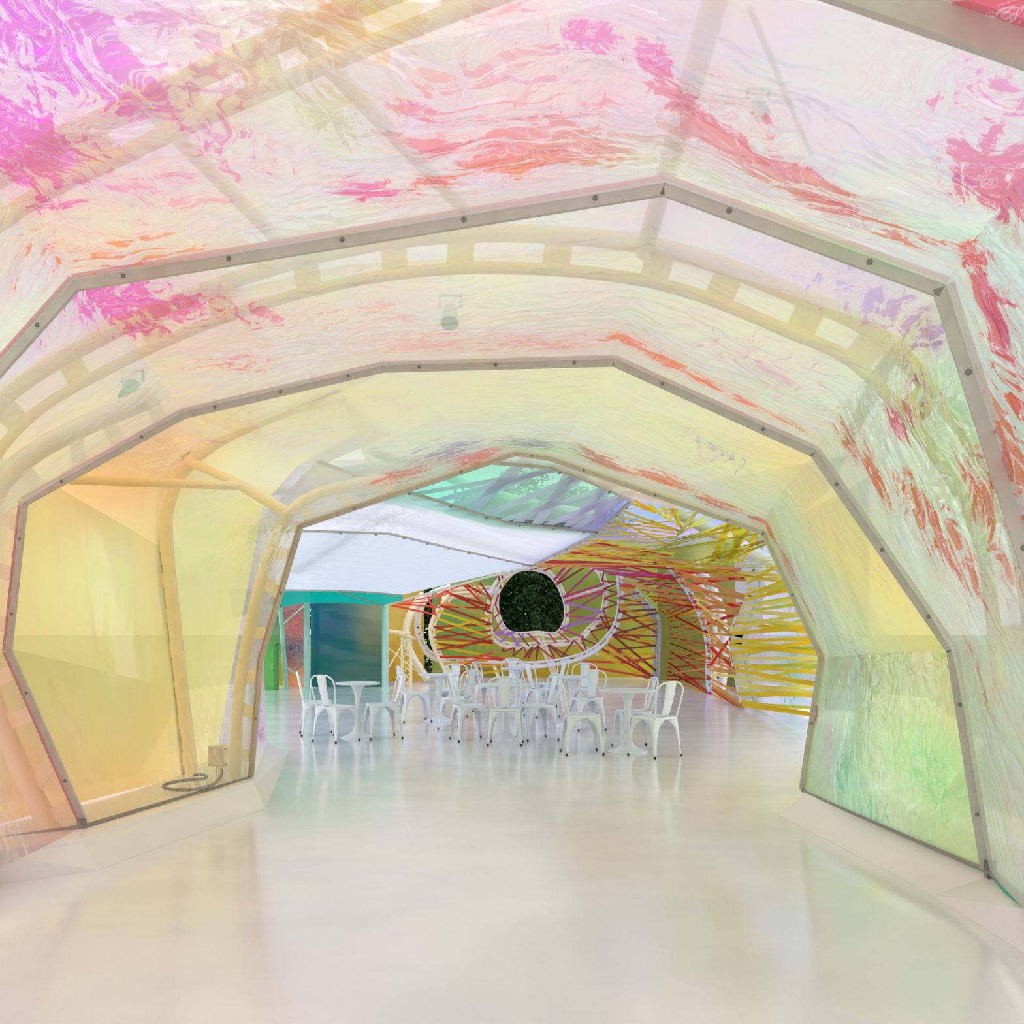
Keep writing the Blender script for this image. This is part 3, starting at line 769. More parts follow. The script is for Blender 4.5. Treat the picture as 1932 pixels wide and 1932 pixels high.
# --- junction box and cable
jb = empty('junction_box', 'beige plastic electrical junction box on the kerb behind the rail', 'junction box', loc=P(413, 1470, 8.15))
mb = MB(); mb.box((0, 0, .185), .165, .06, .165); o = mb.build('back_shell', M['box'], jb)
mb = MB(); mb.box((.012, -.045, .19), .15, .035, .155); o2 = mb.build('cover', M['box'], jb)
for o_ in (o, o2):
    bm_ = o_.modifiers.new('round', 'BEVEL'); bm_.width = .012; bm_.segments = 3
for sx in (-1, 1):
    for sz in (-1, 1):
        bolt(jb, (.012 + sx * .06, -.0625, .19 + sz * .06), (0, -1, 0), .005)
for k in range(3):
    mb = MB(); mb.tube([V(-.02 + .02 * k, 0, -.04), V(-.02 + .02 * k, 0, .11)], .005, 6); mb.build('conduit', M['box'], jb)
cp = [P(418, 1450, 8.1), P(418, 1462, 8.1), P(405, 1478, 8.0), P(375, 1488, 7.9), P(335, 1490, 7.85), P(310, 1486, 7.9), P(315, 1479, 8.0), P(350, 1472, 8.3), P(380, 1470, 8.4), P(390, 1466, 8.5), P(380, 1461, 8.6), P(365, 1463, 8.6)]
mb = MB(); mb.tube(catmull(cp, 6), .013, 8); o = mb.build('cable', M['cable']); autosmooth(o, 60)
tag(o, 'dark looped cable lying on the kerb below the junction box', 'cable')

# ------------------------------------------------------------------ the hall beyond
def sheet(name, A, B, ctrl, patches, mat, parent, clear, dflt=(220, 220, 220), step=.12, wr=.01, seed=5, fine=True):
    G, U, Vv, l = sheet_grid(A, B, step, 0, wr, seed)
    o = sheet_mesh(name, G, U, Vv, M[mat], parent)
    pos = G.reshape(-1, 3)
    cp = [(locate(pos, x, y), rgb) for x, y, rgb in ctrl]
    pp = [(locate(pos, x, y), r, rgb, au, av) for x, y, r, rgb, au, av in patches]
    set_attrs(o.data, pos, cp, pp, clear, dflt)
    return o

# white ceiling sheets
s1 = [P(470, 1000, 12.5), P(600, 1000, 12.8), P(735, 1005, 14.5), P(865, 1036, 17.2), P(1003, 1066, 20.6)]
s0 = [P(440, 1112, 18.6), P(530, 1112, 18.8), P(640, 1113, 19.3), P(710, 1117, 20.3), P(760, 1122, 21.5)]
s2 = [P(600, 868, 9.6), P(700, 903, 10.2), P(770, 925, 10.8), P(960, 985, 13.2), P(1128, 1003, 15.5)]
s3 = [P(760, 868, 9.2), P(925, 870, 9.5), P(1040, 880, 9.9), P(1110, 905, 10.6), P(1192, 942, 11.5)]
s4 = [P(880, 835, 8.5), P(972, 848, 8.5), P(1060, 858, 8.5), P(1250, 915, 8.5), P(1340, 962, 8.6)]
s3b = [P(760, 868, 9.2), P(925, 870, 9.5), P(1040, 880, 9.9), P(1192, 942, 11.5), P(1345, 968, 9.6)]
cw = empty('ceiling_white', 'white fabric ceiling sheets above the far tables', kind='structure')
sheet('film_panel', s0, s1, [(600, 1060, (196, 202, 214)), (800, 1090, (194, 202, 216))], [], 'film_white', cw, .06, wr=.02)
sheet('film_panel', s1, s2, [(700, 960, (214, 214, 222)), (900, 1000, (212, 214, 224))], [], 'film_white', cw, .1, wr=.02)
cw2 = empty('ceiling_clear', 'lavender and mint film sheet with straps showing through', kind='structure')
sheet('film_panel', s2, s3, [(850, 930, (222, 240, 240)), (900, 900, (230, 236, 246)), (1000, 950, (232, 232, 244)), (1100, 960, (240, 224, 250)), (1150, 985, (242, 222, 248)), (950, 890, (236, 228, 250))], [], 'film_flat', cw2, .78)
cw3 = empty('ceiling_pink', 'narrow pink film sheet right behind the smallest arch', kind='structure')
sheet('film_panel', s3b, s4, [(1000, 865, (236, 216, 240)), (1150, 900, (240, 216, 228)), (1260, 940, (242, 206, 200))], [(1260, 935, .3, (250, 150, 120), .76, .4), (1180, 915, .3, (250, 160, 160), .7, .4)], 'film_far', cw3, .35)
# mint film and straps above the clear sheet
def over(pts, dz, ext):
    q = [p + V(0, 0, dz) for p in pts]
    return [x + (x - y).normalized() * ext for x, y in zip(q, [p + V(0, 0, dz) for p in (s3 if pts is s2 else s2)])]
up_a = over(s2, .16, .6)[1:]; up_b = over(s3, .16, .35)[1:]
cu = empty('ceiling_mint', 'mint green upper film seen through the lavender sheet', kind='structure')
sheet('film_panel', up_a, up_b, [(850, 930, (160, 238, 212)), (1000, 930, (176, 230, 182)), (1150, 960, (182, 230, 194))], [], 'film_flat', cu, .5)
# seam bars
def seam(pts, label, r=.016):
    root = empty('seam_bar', label, 'seam bar', 'grey seam bars of the ceiling sheets')
    for a, b in zip(pts[:-1], pts[1:]):
        mb = MB(); mb.beam(a - V(0, 0, .015), b - V(0, 0, .015), r * 2, r * 1.4, (0, 0, 1)); mb.build('bar', M['bar'], root)
    L = sum((pts[i + 1] - pts[i]).length for i in range(len(pts) - 1))
    for i in range(int(L / .9)):
        bolt(root, along(pts, (i + .5) / int(L / .9)) - V(0, 0, .03), (0, -.4, -1), .02)
seam(s0, 'grey seam bar along the lower edge of the white ceiling')
seam(s1, 'grey seam bar across the middle of the white ceiling')
seam(s2, 'grey seam bar between the white ceiling and the lavender sheet')
seam(s3, 'grey seam bar between the lavender and pink sheets')
EL = [s3[-1], s2[-1], s1[-1], P(880, 1098, 22.3), P(730, 1140, 24.0)]
seam(EL, 'grey edge bar along the open side of the ceiling sheets', .022)
# white tubes over the white ceiling
for pts, lab in (([s1[0].lerp(s2[0], .3) + V(0, 0, .25), s1[2].lerp(s2[2], .35) + V(0, 0, .25), s1[4].lerp(s2[4], .1) + V(0, 0, .2)], 'faint white tube along the upper white ceiling'),
                 ([s1[2].lerp(s2[2], .6) + V(0, 0, .2), s0[1].lerp(s1[1], .3) + V(0, 0, .2)], 'faint white tube across the lower white ceiling'),
                 ([s2[1] + V(0, .2, .3), s2[3] + V(0, .2, .35), s2[4] + V(0, .3, .3)], 'faint lavender tube above the clear sheet')):
    root, _ = rib(pts, .05, M['white_steel'], lab, per=4, group='tubes over the white ceiling')

# mint portal on the far side: fascia, posts, panels
fas = empty('wall_fascia', 'teal film fascia hanging below the white ceiling', kind='structure')
f1 = [P(530, 1146, 24.0), P(575, 1137, 24.1), P(640, 1137, 24.2), P(722, 1142, 24.1), P(760, 1133, 22.6)]
sheet('film_panel', f1, s0, [(560, 1125, (8, 148, 136)), (700, 1130, (4, 156, 144))], [], 'film_white', fas, .03, (0, 168, 155))
f0 = [P(440, 1165, 23), P(480, 1156, 23.5), P(500, 1152, 23.8), P(520, 1149, 24), P(532, 1146, 24)]
sheet('film_panel', f0, [P(430, 1112, 18.4), P(440, 1112, 18.5), P(460, 1112, 18.6), P(490, 1112, 18.7), P(530, 1112, 18.8)], [], [], 'film_white', fas, .05, (110, 190, 150))
seam([P(635, 1113, 19.3), P(722, 1141, 24.0)], 'thin diagonal bar across the teal fascia')
def post(px, y1, w, label, lean=0):
    b = PF(px, 1299); top = P(px + lean, y1, b.y)
    root = empty('portal_post', label, 'post', 'mint portal posts')
    mb = MB(); mb.tube([b, top], w, 16); autosmooth(mb.build('shaft', M['mint'], root), 50)
    mb = MB(); mb.lathe([(w * 1.5, 0), (w * 1.5, .02), (w, .03)], 20, b); mb.build('base_plate', M['mint'], root)
    return root
post(579, 1137, .075, 'round mint post between the red film and the dark blue film')
post(727, 1141, .08, 'round mint post at the outer corner of the dark blue film')
post(540, 1146, .055, 'slim leaning mint post beside the green box', -11)
pw = empty('wall_left', 'row of dark tinted film panels beyond the tables', kind='structure')
Y = 24.6
sheet('film_panel', [P(586, 1296, Y), P(725, 1298, Y)], [P(586, 1135, Y), P(725, 1140, Y)],
      [(600, 1160, (6, 100, 128)), (640, 1180, (4, 96, 122)), (600, 1270, (20, 100, 104)), (690, 1270, (60, 110, 100)), (700, 1200, (110, 125, 95)), (712, 1160, (140, 150, 120)), (660, 1220, (20, 102, 112))],
      [(650, 1190, .6, (20, 120, 140), .3, .6)], 'film_flat', pw, .06)
sheet('film_panel', [P(536, 1297, Y), P(576, 1297, Y)], [P(528, 1144, Y), P(576, 1136, Y)],
      [(550, 1160, (150, 62, 78)), (560, 1185, (190, 62, 66)), (550, 1220, (112, 62, 90)), (565, 1250, (130, 80, 100)), (550, 1290, (225, 105, 55))],
      [(548, 1210, .5, (40, 70, 120), .4, .8), (556, 1280, .35, (245, 150, 60), .4, .84), (560, 1175, .3, (230, 80, 70), .4, .76)], 'film_far', pw, .05)
sheet('film_panel', [P(470, 1300, Y + .6), P(536, 1300, Y + .6)], [P(470, 1140, Y + .6), P(536, 1140, Y + .6)], [(520, 1170, (90, 128, 92)), (530, 1280, (170, 160, 50)), (500, 1200, (110, 160, 110))], [], 'film_flat', pw, .15)
sheet('film_panel', [P(722, 1288, 25.6), P(800, 1284, 27.4)], [P(722, 1120, 25.6), P(800, 1110, 27.4)], [(745, 1160, (214, 178, 86)), (750, 1240, (200, 158, 56)), (770, 1220, (206, 164, 66)), (740, 1275, (180, 136, 40))], [], 'film_flat', pw, .1)
for a, b, lab in ((P(534, 1178, 24.25), P(578, 1140, 24.25), 'thin rising brace in front of the red film'), (P(536, 1256, 24.25), P(578, 1286, 24.25), 'thin falling brace in front of the red film'),
                  (P(732, 1222, 25.3), P(800, 1278, 26.8), 'thin falling rod behind the truss stand'), (P(732, 1262, 25.3), P(765, 1205, 26), 'thin rising rod behind the truss stand'), (P(732, 1191, 25.3), P(772, 1196, 26.2), 'level cream tube between the corner post and the slotted ribs')):
    mb = MB(); mb.tube([a, b], .05 if 'level' in lab else .018, 8); o = mb.build('brace_rod', M['mint'] if 'red film' in lab else M['cream']); tag(o, lab, 'rod')
gb = empty('green_cabinet', 'bright green cabinet standing left of the leaning mint post', 'cabinet', loc=PF(508, 1301))
mb = MB(); mb.box((0, 0, .52), .36, .4, 1.04); o = mb.build('body', M['greenbox'], gb); o.modifiers.new('b', 'BEVEL').width = .01
mb = MB(); mb.box((0, 0, 1.055), .39, .43, .03); mb.build('lid', M['greenbox'], gb)
mb = MB(); mb.box((0, -.206, .5), .3, .012, .9); d_ = mb.build('door', M['greenbox'], gb)
mb = MB(); mb.box((.12, -.22, .55), .015, .02, .14); mb.build('handle', M['cream'], d_)

# truss stand
ts = empty('truss_stand', 'cream lattice truss stand with a slanted plate top', 'stand', loc=PF(767, 1296))
h = 1.2; wv = .105
for sx in (-1, 1):
    for sy in (-1, 1):
        mb = MB(); mb.tube([V(sx * wv, sy * wv, 0), V(sx * wv, sy * wv, h)], .022, 8); mb.build('upright', M['cream'], ts)
for side in range(4):
    for k in range(7):
        z0, z1 = h * k / 7, h * (k + 1) / 7
        a, b = ((-1, -1), (1, -1)) if side == 0 else ((1, -1), (1, 1)) if side == 1 else ((1, 1), (-1, 1)) if side == 2 else ((-1, 1), (-1, -1))
        if k % 2: a, b = b, a
        mb = MB(); mb.tube([V(a[0] * wv, a[1] * wv, z0), V(b[0] * wv, b[1] * wv, z1)], .011, 6); mb.build('lattice_rod', M['cream'], ts)
mb = MB(); mb.box((0, 0, h + .02), .44, .42, .02, Matrix.Rotation(math.radians(14), 3, 'Y') @ Matrix.Rotation(math.radians(-8), 3, 'X')); mb.build('plate_top', M['cream'], ts)

# back wall with the round opening
HOLE = [(640, 255), (480, 320), (300, 520), (220, 680), (205, 900), (240, 1080), (330, 1270), (450, 1360), (600, 1385), (900, 1360), (1150, 1390), (1270, 1340), (1350, 1230), (1395, 1080), (1385, 860), (1330, 680), (1230, 480), (1080, 330), (900, 270), (750, 255)]
HOLE = [(920 + x / 9.66, 1050 + y / 9.66) for x, y in HOLE]
YB = 28.6
hole3 = catmull([P(x, y, YB) for x, y in HOLE], 4, True)
def back_wall():
    n = len(hole3); hc = P(1003, 1133, YB)
    x0, x1 = P(812, 1133, YB).x, P(1262, 1133, YB).x; z0, z1 = -.02, 4.0
    rings = 14; G = np.zeros((rings + 1, n + 1, 3)); U = np.zeros((rings + 1, n + 1)); Vv = U.copy()
    for i in range(n + 1):
        p = hole3[i % n]; d = p - hc
        ts_ = []
        if d.x > 1e-6: ts_.append((x1 - hc.x) / d.x)
        if d.x < -1e-6: ts_.append((x0 - hc.x) / d.x)
        if d.z > 1e-6: ts_.append((z1 - hc.z) / d.z)
        if d.z < -1e-6: ts_.append((z0 - hc.z) / d.z)
        e = hc + d * min(ts_)
        for k in range(rings + 1):
            t = k / rings
            q = p.lerp(e, t); q.y = YB + .7 * math.sin(min(1, t * 1.1) * math.pi / 2)
            G[k, i] = q; U[k, i] = q.x; Vv[k, i] = q.z
    root = empty('wall_back', 'olive green film wall around the round opening to the trees', kind='structure')
    o = sheet_mesh('film_panel', G, U, Vv, M['film_back'], root)
    pos = G.reshape(-1, 3)
    ctrl = [(830, 1150, (136, 183, 102)), (850, 1200, (143, 190, 100)), (880, 1250, (156, 195, 85)), (920, 1110, (158, 195, 97)), (1090, 1090, (183, 197, 87)), (1090, 1150, (178, 190, 85)), (1150, 1100, (156, 190, 87)), (1130, 1190, (195, 197, 80)),
            (1000, 1210, (214, 202, 80)), (1000, 1265, (251, 209, 56)), (1100, 1265, (251, 212, 53)), (900, 1278, (207, 158, 73)), (1200, 1200, (170, 178, 68)), (1200, 1260, (231, 207, 56)), (1220, 1100, (165, 173, 75)), (1050, 1060, (231, 224, 87))]
    set_attrs(o.data, pos, [(locate(pos, x, y), c) for x, y, c in ctrl], [], .06, (140, 150, 70))
back_wall()
wr_ = empty('wall_right', 'olive brown film wall behind the red ribbons', kind='structure')
sheet('film_panel', [P(1240, 1286, 27.9), P(1440, 1322, 23.5)], [P(1240, 1020, 27.9), P(1440, 985, 23.5)], [(1260, 1200, (130, 126, 62)), (1320, 1220, (134, 126, 64)), (1380, 1200, (168, 146, 86)), (1300, 1100, (112, 132, 66)), (1360, 1100, (150, 146, 80)), (1400, 1290, (110, 110, 60)), (1330, 1050, (210, 200, 120))], [], 'film_back', wr_, .06)
wl = empty('wall_lavender', 'pale lavender iridescent film wall behind the yellow ribbons', kind='structure')
sheet('film_panel', [P(1395, 1330, 21.5), P(1640, 1345, 14.5)], [P(1385, 1040, 21.5), P(1640, 900, 14.5)], [(1420, 1200, (214, 204, 234)), (1480, 1150, (196, 196, 226)), (1500, 1250, (176, 208, 220)), (1450, 1290, (206, 204, 226)), (1480, 1080, (186, 196, 236)), (1530, 1300, (200, 206, 232))],
      [(1500, 1150, .7, (190, 130, 165), .4, .7), (1490, 1270, .8, (70, 180, 180), .5, .72), (1440, 1220, .8, (200, 170, 230), .3, .76), (1520, 1200, .5, (220, 130, 150), .5, .66)], 'film_far', wl, .3)
cr3 = empty('ceiling_right', 'blue and lilac film roof above the yellow ribbons', kind='structure')
sheet('film_panel', [P(1180, 935, 11.8), P(1100, 985, 16.0), P(960, 1050, 23), P(860, 1085, 28.8)], [P(1600, 860, 11.5), P(1560, 930, 15), P(1450, 1010, 22), P(1300, 1030, 28.8)],
      [(1200, 970, (140, 175, 232)), (1280, 1000, (190, 160, 226)), (1400, 980, (150, 170, 228)), (1350, 960, (160, 190, 236)), (1100, 1050, (160, 180, 235)), (1250, 1050, (200, 200, 220)), (1480, 1030, (170, 205, 235)), (1420, 1000, (196, 170, 214))],
      [(1300, 1000, .8, (190, 120, 220), .6, .76), (1200, 980, .8, (90, 160, 230), .6, .76), (1400, 990, .5, (215, 90, 120), .5, .8), (1380, 1030, .8, (90, 200, 220), .6, .7)], 'film_far', cr3, .5)
for a, b, lab in ((P(1260, 955, 12.5), P(1500, 1085, 15.5), 'broad white tube slanting behind the yellow ribbons'), (P(900, 1120, 27.5), P(930, 1118, 27.5), 'short cream tube left of the round opening'),):
    mb = MB(); mb.tube([a, b], .09, 14); o = mb.build('roof_tube', M['white_steel']); autosmooth(o, 50); tag(o, lab, 'tube')
for (a, b), lab in zip((((838, 1113), (925, 1108)), ((838, 1120), (925, 1116)), ((835, 1128), (925, 1122))), ('upper of three level cream tubes behind the red ribbons', 'middle of three level cream tubes behind the red ribbons', 'lowest of three level cream tubes behind the red ribbons')):
    mb = MB(); mb.tube([P(*a, 27.6), P(*b, 28.3)], .05, 12); o = mb.build('roof_tube', M['cream']); autosmooth(o, 50); tag(o, lab, 'tube', 'level tubes by the round opening')
for a, b, lab in (((1013, 1197), (1047, 1281), 'cream leg slanting down under the round opening'), ((1022, 1197), (1052, 1281), 'second cream leg just right of the slanting one under the opening'), ((928, 1245), (942, 1281), 'short cream leg below the large white oval'), ((1060, 1200), (1130, 1236), 'cream strut from the round opening to the oval'), ((1065, 1130), (1172, 1100), 'cream tube rising right of the round opening')):
    mb = MB(); mb.tube([P(*a, 28.3), P(*b, 27.9)], .05, 10); o = mb.build('support_leg', M['cream']); autosmooth(o, 50); tag(o, lab, 'leg tube', 'struts around the round opening')

# slotted rings and ribs
NY = (0, 1, 0)
CRM_ = M['ivory']
def off_ring(pts, k, Y):
    c = (1003, 1133); return [P(c[0] + (x - c[0]) * k, c[1] + (y - c[1]) * k, Y) for x, y in pts]
slotted_rib(off_ring(HOLE, 1.12, 28.2), .085, .04, CRM_, 'slotted cream ring close around the round opening', 40, NY, 'slotted_ring', 3, True, .1, 'slotted rings of the far wall', .03)
R2 = [(1010, 1062), (965, 1075), (935, 1100), (921, 1140), (919, 1180), (930, 1205), (955, 1220), (992, 1222), (1030, 1218), (1070, 1216), (1098, 1207), (1113, 1192), (1127, 1178), (1139, 1162), (1145, 1140), (1146, 1115), (1141, 1092), (1130, 1073), (1100, 1058), (1050, 1055)]
_, R2p, _ = slotted_rib([P(x, y, 27.6) for x, y in R2], .11, .05, CRM_, 'cream slotted ring around the pink radiating ribbons', 26, NY, 'slotted_ring', 3, True, .18, 'slotted rings of the far wall', .03)
R3 = [(1172, 1078), (1176, 1130), (1170, 1170), (1158, 1196), (1130, 1225), (1095, 1243), (1040, 1255), (985, 1258), (930, 1249), (880, 1252), (830, 1247), (803, 1232), (788, 1203), (783, 1178), (789, 1148), (806, 1122), (850, 1105)]
_, R3p, _ = slotted_rib([P(x, y, 27.0) for x, y in R3], -.0 + .12, .05, M['white_steel'], 'large white slotted oval around the far wall', 30, NY, 'slotted_ring', 4, False, .2, 'slotted rings of the far wall', .03)
R4 = [(852, 1118), (828, 1148), (813, 1180), (815, 1210), (828, 1242), (848, 1280)]
_, R4p, _ = slotted_rib([P(x, y, 26.4) for x, y in R4], .1, .055, CRM_, 'cream slotted rib at the start of the red and yellow ribbons', 8, NY, per=5, plate=.22, rs=.03, cen=P(950, 1180, 26.4))
R5 = [(800, 1122), (778, 1155), (768, 1190), (775, 1228), (795, 1262), (808, 1281)]
slotted_rib([P(x, y, 26.2) for x, y in R5], .09, .075, CRM_, 'outermost thick cream slotted rib beside the truss stand', 8, NY, per=5, plate=.2, rs=.03, cen=P(700, 1190, 26.4))
R6 = [(1172, 1092), (1205, 1120), (1236, 1155), (1244, 1180), (1244, 1230), (1242, 1284)]
_, R6p, _ = slotted_rib([P(x, y, 27.2) for x, y in R6], .13, .055, M['palebl'], 'pale blue upright slotted rib between amber and red ribbons', 14, NY, per=5, plate=.14, rs=.05, cen=P(1100, 1220, 27))
R7 = [(1262, 1060), (1300, 1110), (1330, 1170), (1341, 1230), (1340, 1275), (1345, 1312)]
_, R7p, _ = slotted_rib([P(x, y, 22.2) for x, y in R7], .09, .028, M['palebl'], 'pale blue slotted rib among the red and ochre ribbons', 12, NY, per=5, plate=.14, rs=.022, cen=P(1200, 1220, 27))
R7b = [(1310, 1060), (1345, 1110), (1362, 1160), (1368, 1230), (1362, 1300)]
slotted_rib([P(x, y, 23.0) for x, y in R7b], .2, .09, M['white_steel'], 'white slotted rib behind the ochre ribbons', 10, NY, per=5, plate=.2, rs=.06, cen=P(1200, 1220, 27))
R8 = [(1398, 1075), (1410, 1098), (1404, 1130), (1388, 1170), (1378, 1205), (1381, 1235), (1390, 1285), (1402, 1337)]
R8p = [P(x, y, 18.2) for x, y in R8]
slotted_rib([p + V(.05, .2, 0) for p in R8p], .25, .045, M['white_steel'], 'white slotted rib at the start of the yellow ribbons', 11, NY, per=4, plate=.2, rs=.06, cen=P(1500, 1200, 18))
R9 = [(1478, 1060), (1500, 1100), (1535, 1180), (1556, 1240), (1552, 1300), (1545, 1350)]
R9p = [P(x, y, 13.5) for x, y in R9]
rib(R9p, .05, M['white_steel'], 'white rib hidden just behind the smallest arch', group='ribs of the yellow ribbon bay')

# --- ribbons
rnd = random.Random(4)
def web(name_label, A, B, n, cols, w, seed, jit=.03, ta=(0, 1), tb=(0, 1), nrm=(0, -1, .1), skip=0.0, zig=True, phase=0.0, cross=.0, off=.0):
    r = random.Random(seed)
    root = empty('ribbon_web', name_label, 'ribbons', 'stretched tape webs of the far hall')
    end = None
    for i in range(n):
        t0 = ta[0] + (ta[1] - ta[0]) * (i / max(1, n - 1)) ; t1 = tb[0] + (tb[1] - tb[0]) * (i / max(1, n - 1))
        if zig:
            if i % 2 == 0: s, e = t0, min(1, max(0, t1 + r.uniform(-cross, cross)))
            else:
                s, e = t0 - (ta[1] - ta[0]) * r.uniform(.0, .4) / n, min(1, max(0, t1 + r.uniform(-cross, cross)))
        else:
            s, e = t0 + r.uniform(-jit, jit), t1 + r.uniform(-jit, jit)
        if r.random() < skip: continue
        a = along(A, s); b = along(B, e)
        d = V(0, r.uniform(-off, off), 0)
        a = a + d; b = b + d
        mb = MB(); mb.beam(a, b, w * r.uniform(.85, 1.15), .004, V(*nrm).cross(b - a)); mb.build('ribbon', RIB[cols[r.randrange(len(cols))]], root)
    return root
def zig(label, seq, cols, w, nrm=(0, -1, .1)):
    root = empty('ribbon_web', label, 'ribbons', 'stretched tape webs of the far hall')
    for i, (a, b) in enumerate(zip(seq[:-1], seq[1:])):
        mb = MB(); mb.beam(a, b, w, .004, V(*nrm).cross(b - a)); mb.build('ribbon', RIB[cols[i % len(cols)]], root)
    return root
def pairs(label, segs, nrm=(0, -1, .1)):
    root = empty('ribbon_web', label, 'ribbons', 'stretched tape webs of the far hall')
    for (x0, y0, x1, y1, c, w, Ya, Yb) in segs:
        a, b = P(x0, y0, Ya), P(x1, y1, Yb)
        mb = MB(); mb.beam(a, b, w, .004, V(*nrm).cross(b - a)); mb.build('ribbon', RIB[c], root)
    return root
YA, YC = 26.1, 27.4
pairs('red and yellow ribbons stretched left of the round opening', [
 (826, 1153, 926, 1185, 'yellow', .06, YA, YC), (822, 1166, 928, 1203, 'yellow', .06, YA, YC), (817, 1194, 928, 1162, 'yellow', .055, YA, YC), (838, 1135, 925, 1165, 'ochre', .05, YA, YC), (832, 1140, 920, 1150, 'ochre', .045, YA, YC),
 (818, 1183, 926, 1178, 'darkred', .05, YA, YC), (818, 1203, 926, 1190, 'darkred', .05, YA, YC), (818, 1202, 928, 1214, 'red', .045, YA, YC), (818, 1183, 930, 1213, 'darkred', .05, YA, YC), (820, 1211, 926, 1216, 'yellow', .055, YA, YC),
 (822, 1219, 915, 1236, 'yellow', .06, YA, YC), (824, 1226, 930, 1208, 'darkred', .05, YA, YC), (829, 1239, 905, 1241, 'red', .065, YA, YC), (832, 1143, 928, 1178, 'darkred', .06, YA, YC), (828, 1144, 924, 1148, 'red', .045, YA, YC),
 (840, 1115, 928, 1157, 'darkred', .06, YA, YC), (848, 1120, 926, 1144, 'darkred', .07, YA, YC), (876, 1105, 924, 1150, 'red', .055, YA, YC), (880, 1104, 926, 1128, 'darkred', .06, YA, YC), (905, 1098, 928, 1132, 'darkred', .05, YA, YC),
 (820, 1212, 870, 1222, 'darkred', .045, YA, YC), (870, 1222, 928, 1198, 'darkred', .04, YA, YC), (893, 1100, 928, 1135, 'ochre', .05, YA, YC), (886, 1102, 908, 1130, 'ochre', .045, YA, YC)])
pairs('coral ribbons fanning from the corner post over the slotted ribs', [
 (738, 1142, 824, 1160, 'coral', .05, 24.6, 26), (745, 1138, 830, 1146, 'coral', .045, 24.6, 26), (808, 1128, 822, 1160, 'red', .06, 26, 26), (827, 1128, 831, 1144, 'red', .045, 26, 26), (838, 1115, 827, 1130, 'red', .045, 26, 26),
 (750, 1139, 808, 1136, 'coral', .03, 24.6, 26), (810, 1128, 875, 1103, 'coral', .04, 26, 26.4), (838, 1115, 852, 1122, 'red', .05, 26, 26), (760, 1136, 845, 1120, 'coral', .03, 24.8, 26)])
pairs('orange and yellow ribbons running low across the far wall', [
 (838, 1254, 960, 1240, 'amber', .07, YA, YC), (838, 1252, 935, 1252, 'yellow', .06, YA, YC), (866, 1260, 930, 1230, 'coral', .055, YA, YC), (850, 1275, 940, 1248, 'coral', .06, YA, YC), (870, 1276, 965, 1262, 'yellow', .06, YA, YC), (880, 1240, 985, 1246, 'coral', .05, YA, YC),
 (893, 1258, 1015, 1248, 'amber', .06, YA, YC), (905, 1236, 975, 1246, 'coral', .045, YA, YC)])
# radiating pink and purple straps around the opening
hin = [P(1003 + (x - 1003) * 1.05, 1133 + (y - 1133) * 1.05, 28.15) for x, y in HOLE]
hin = catmull(hin, 4, True) ; hin.append(hin[0])
r2c = R2p + [R2p[0]]
pairs('magenta and purple ribbons radiating from the round opening', [
 (1045, 1095, 1072, 1062, 'magenta', .07, 28, 27.3), (1049, 1102, 1086, 1063, 'magenta', .06, 28, 27.3), (1050, 1103, 1110, 1066, 'brown', .05, 28, 27.3), (1062, 1128, 1122, 1072, 'magenta', .06, 28, 27.3), (1063, 1127, 1140, 1101, 'magenta', .07, 28, 27.3),
 (1065, 1136, 1140, 1114, 'magenta', .07, 28, 27.3), (1066, 1161, 1138, 1118, 'magenta', .055, 28, 27.3), (1064, 1137, 1136, 1154, 'purple', .06, 28, 27.3), (1066, 1162, 1132, 1169, 'magenta', .05, 28, 27.3), (1060, 1184, 1136, 1154, 'purple', .05, 28, 27.3), (1058, 1186, 1128, 1168, 'purple', .045, 28, 27.3),
 (1057, 1186, 1102, 1203, 'magenta', .055, 28, 27.3), (1052, 1191, 1075, 1211, 'magenta', .05, 28, 27.3), (1034, 1194, 1050, 1213, 'magenta', .045, 28, 27.3), (995, 1194, 1019, 1216, 'magenta', .055, 28, 27.3), (978, 1195, 998, 1219, 'brown', .04, 28, 27.3),
 (964, 1193, 976, 1219, 'purple', .06, 28, 27.3), (988, 1195, 975, 1219, 'purple', .06, 28, 27.3), (966, 1192, 943, 1212, 'purple', .06, 28, 27.3), (972, 1193, 934, 1198, 'purple', .05, 28, 27.3), (958, 1186, 934, 1197, 'purple', .05, 28, 27.3), (947, 1170, 931, 1192, 'magenta', .045, 28, 27.3), (942, 1157, 930, 1168, 'magenta', .045, 28, 27.3), (934, 1141, 943, 1157, 'crimson', .04, 28, 27.3),
 (941, 1120, 934, 1142, 'magenta', .05, 28, 27.3), (945, 1111, 940, 1085, 'crimson', .05, 28, 27.3), (953, 1098, 946, 1085, 'crimson', .045, 28, 27.3), (958, 1085, 952, 1102, 'amber', .05, 28, 27.3), (1025, 1077, 1075, 1058, 'crimson', .05, 28, 27.3), (1000, 1075, 1062, 1058, 'crimson', .045, 28, 27.3)])
seq = [(1139, 1080), (1136, 1096), (1168, 1099), (1139, 1111), (1167, 1119), (1140, 1129), (1166, 1139), (1138, 1149), (1154, 1195), (1132, 1163), (1162, 1168), (1124, 1182), (1158, 1181), (1114, 1191), (1137, 1222), (1097, 1204), (1112, 1240), (1083, 1208), (1060, 1240), (1035, 1216), (1090, 1248), (1033, 1217), (1050, 1248), (1014, 1219), (1012, 1246), (1016, 1218), (988, 1242), (1005, 1219), (998, 1242), (988, 1221), (968, 1238), (970, 1222), (948, 1230), (950, 1222)]
zig('brown red ribbons zigzagging between the two rings', [P(x, y, 27.5 if i % 2 else 27.0) for i, (x, y) in enumerate(seq)], ['brown', 'darkred', 'brown'], .045)
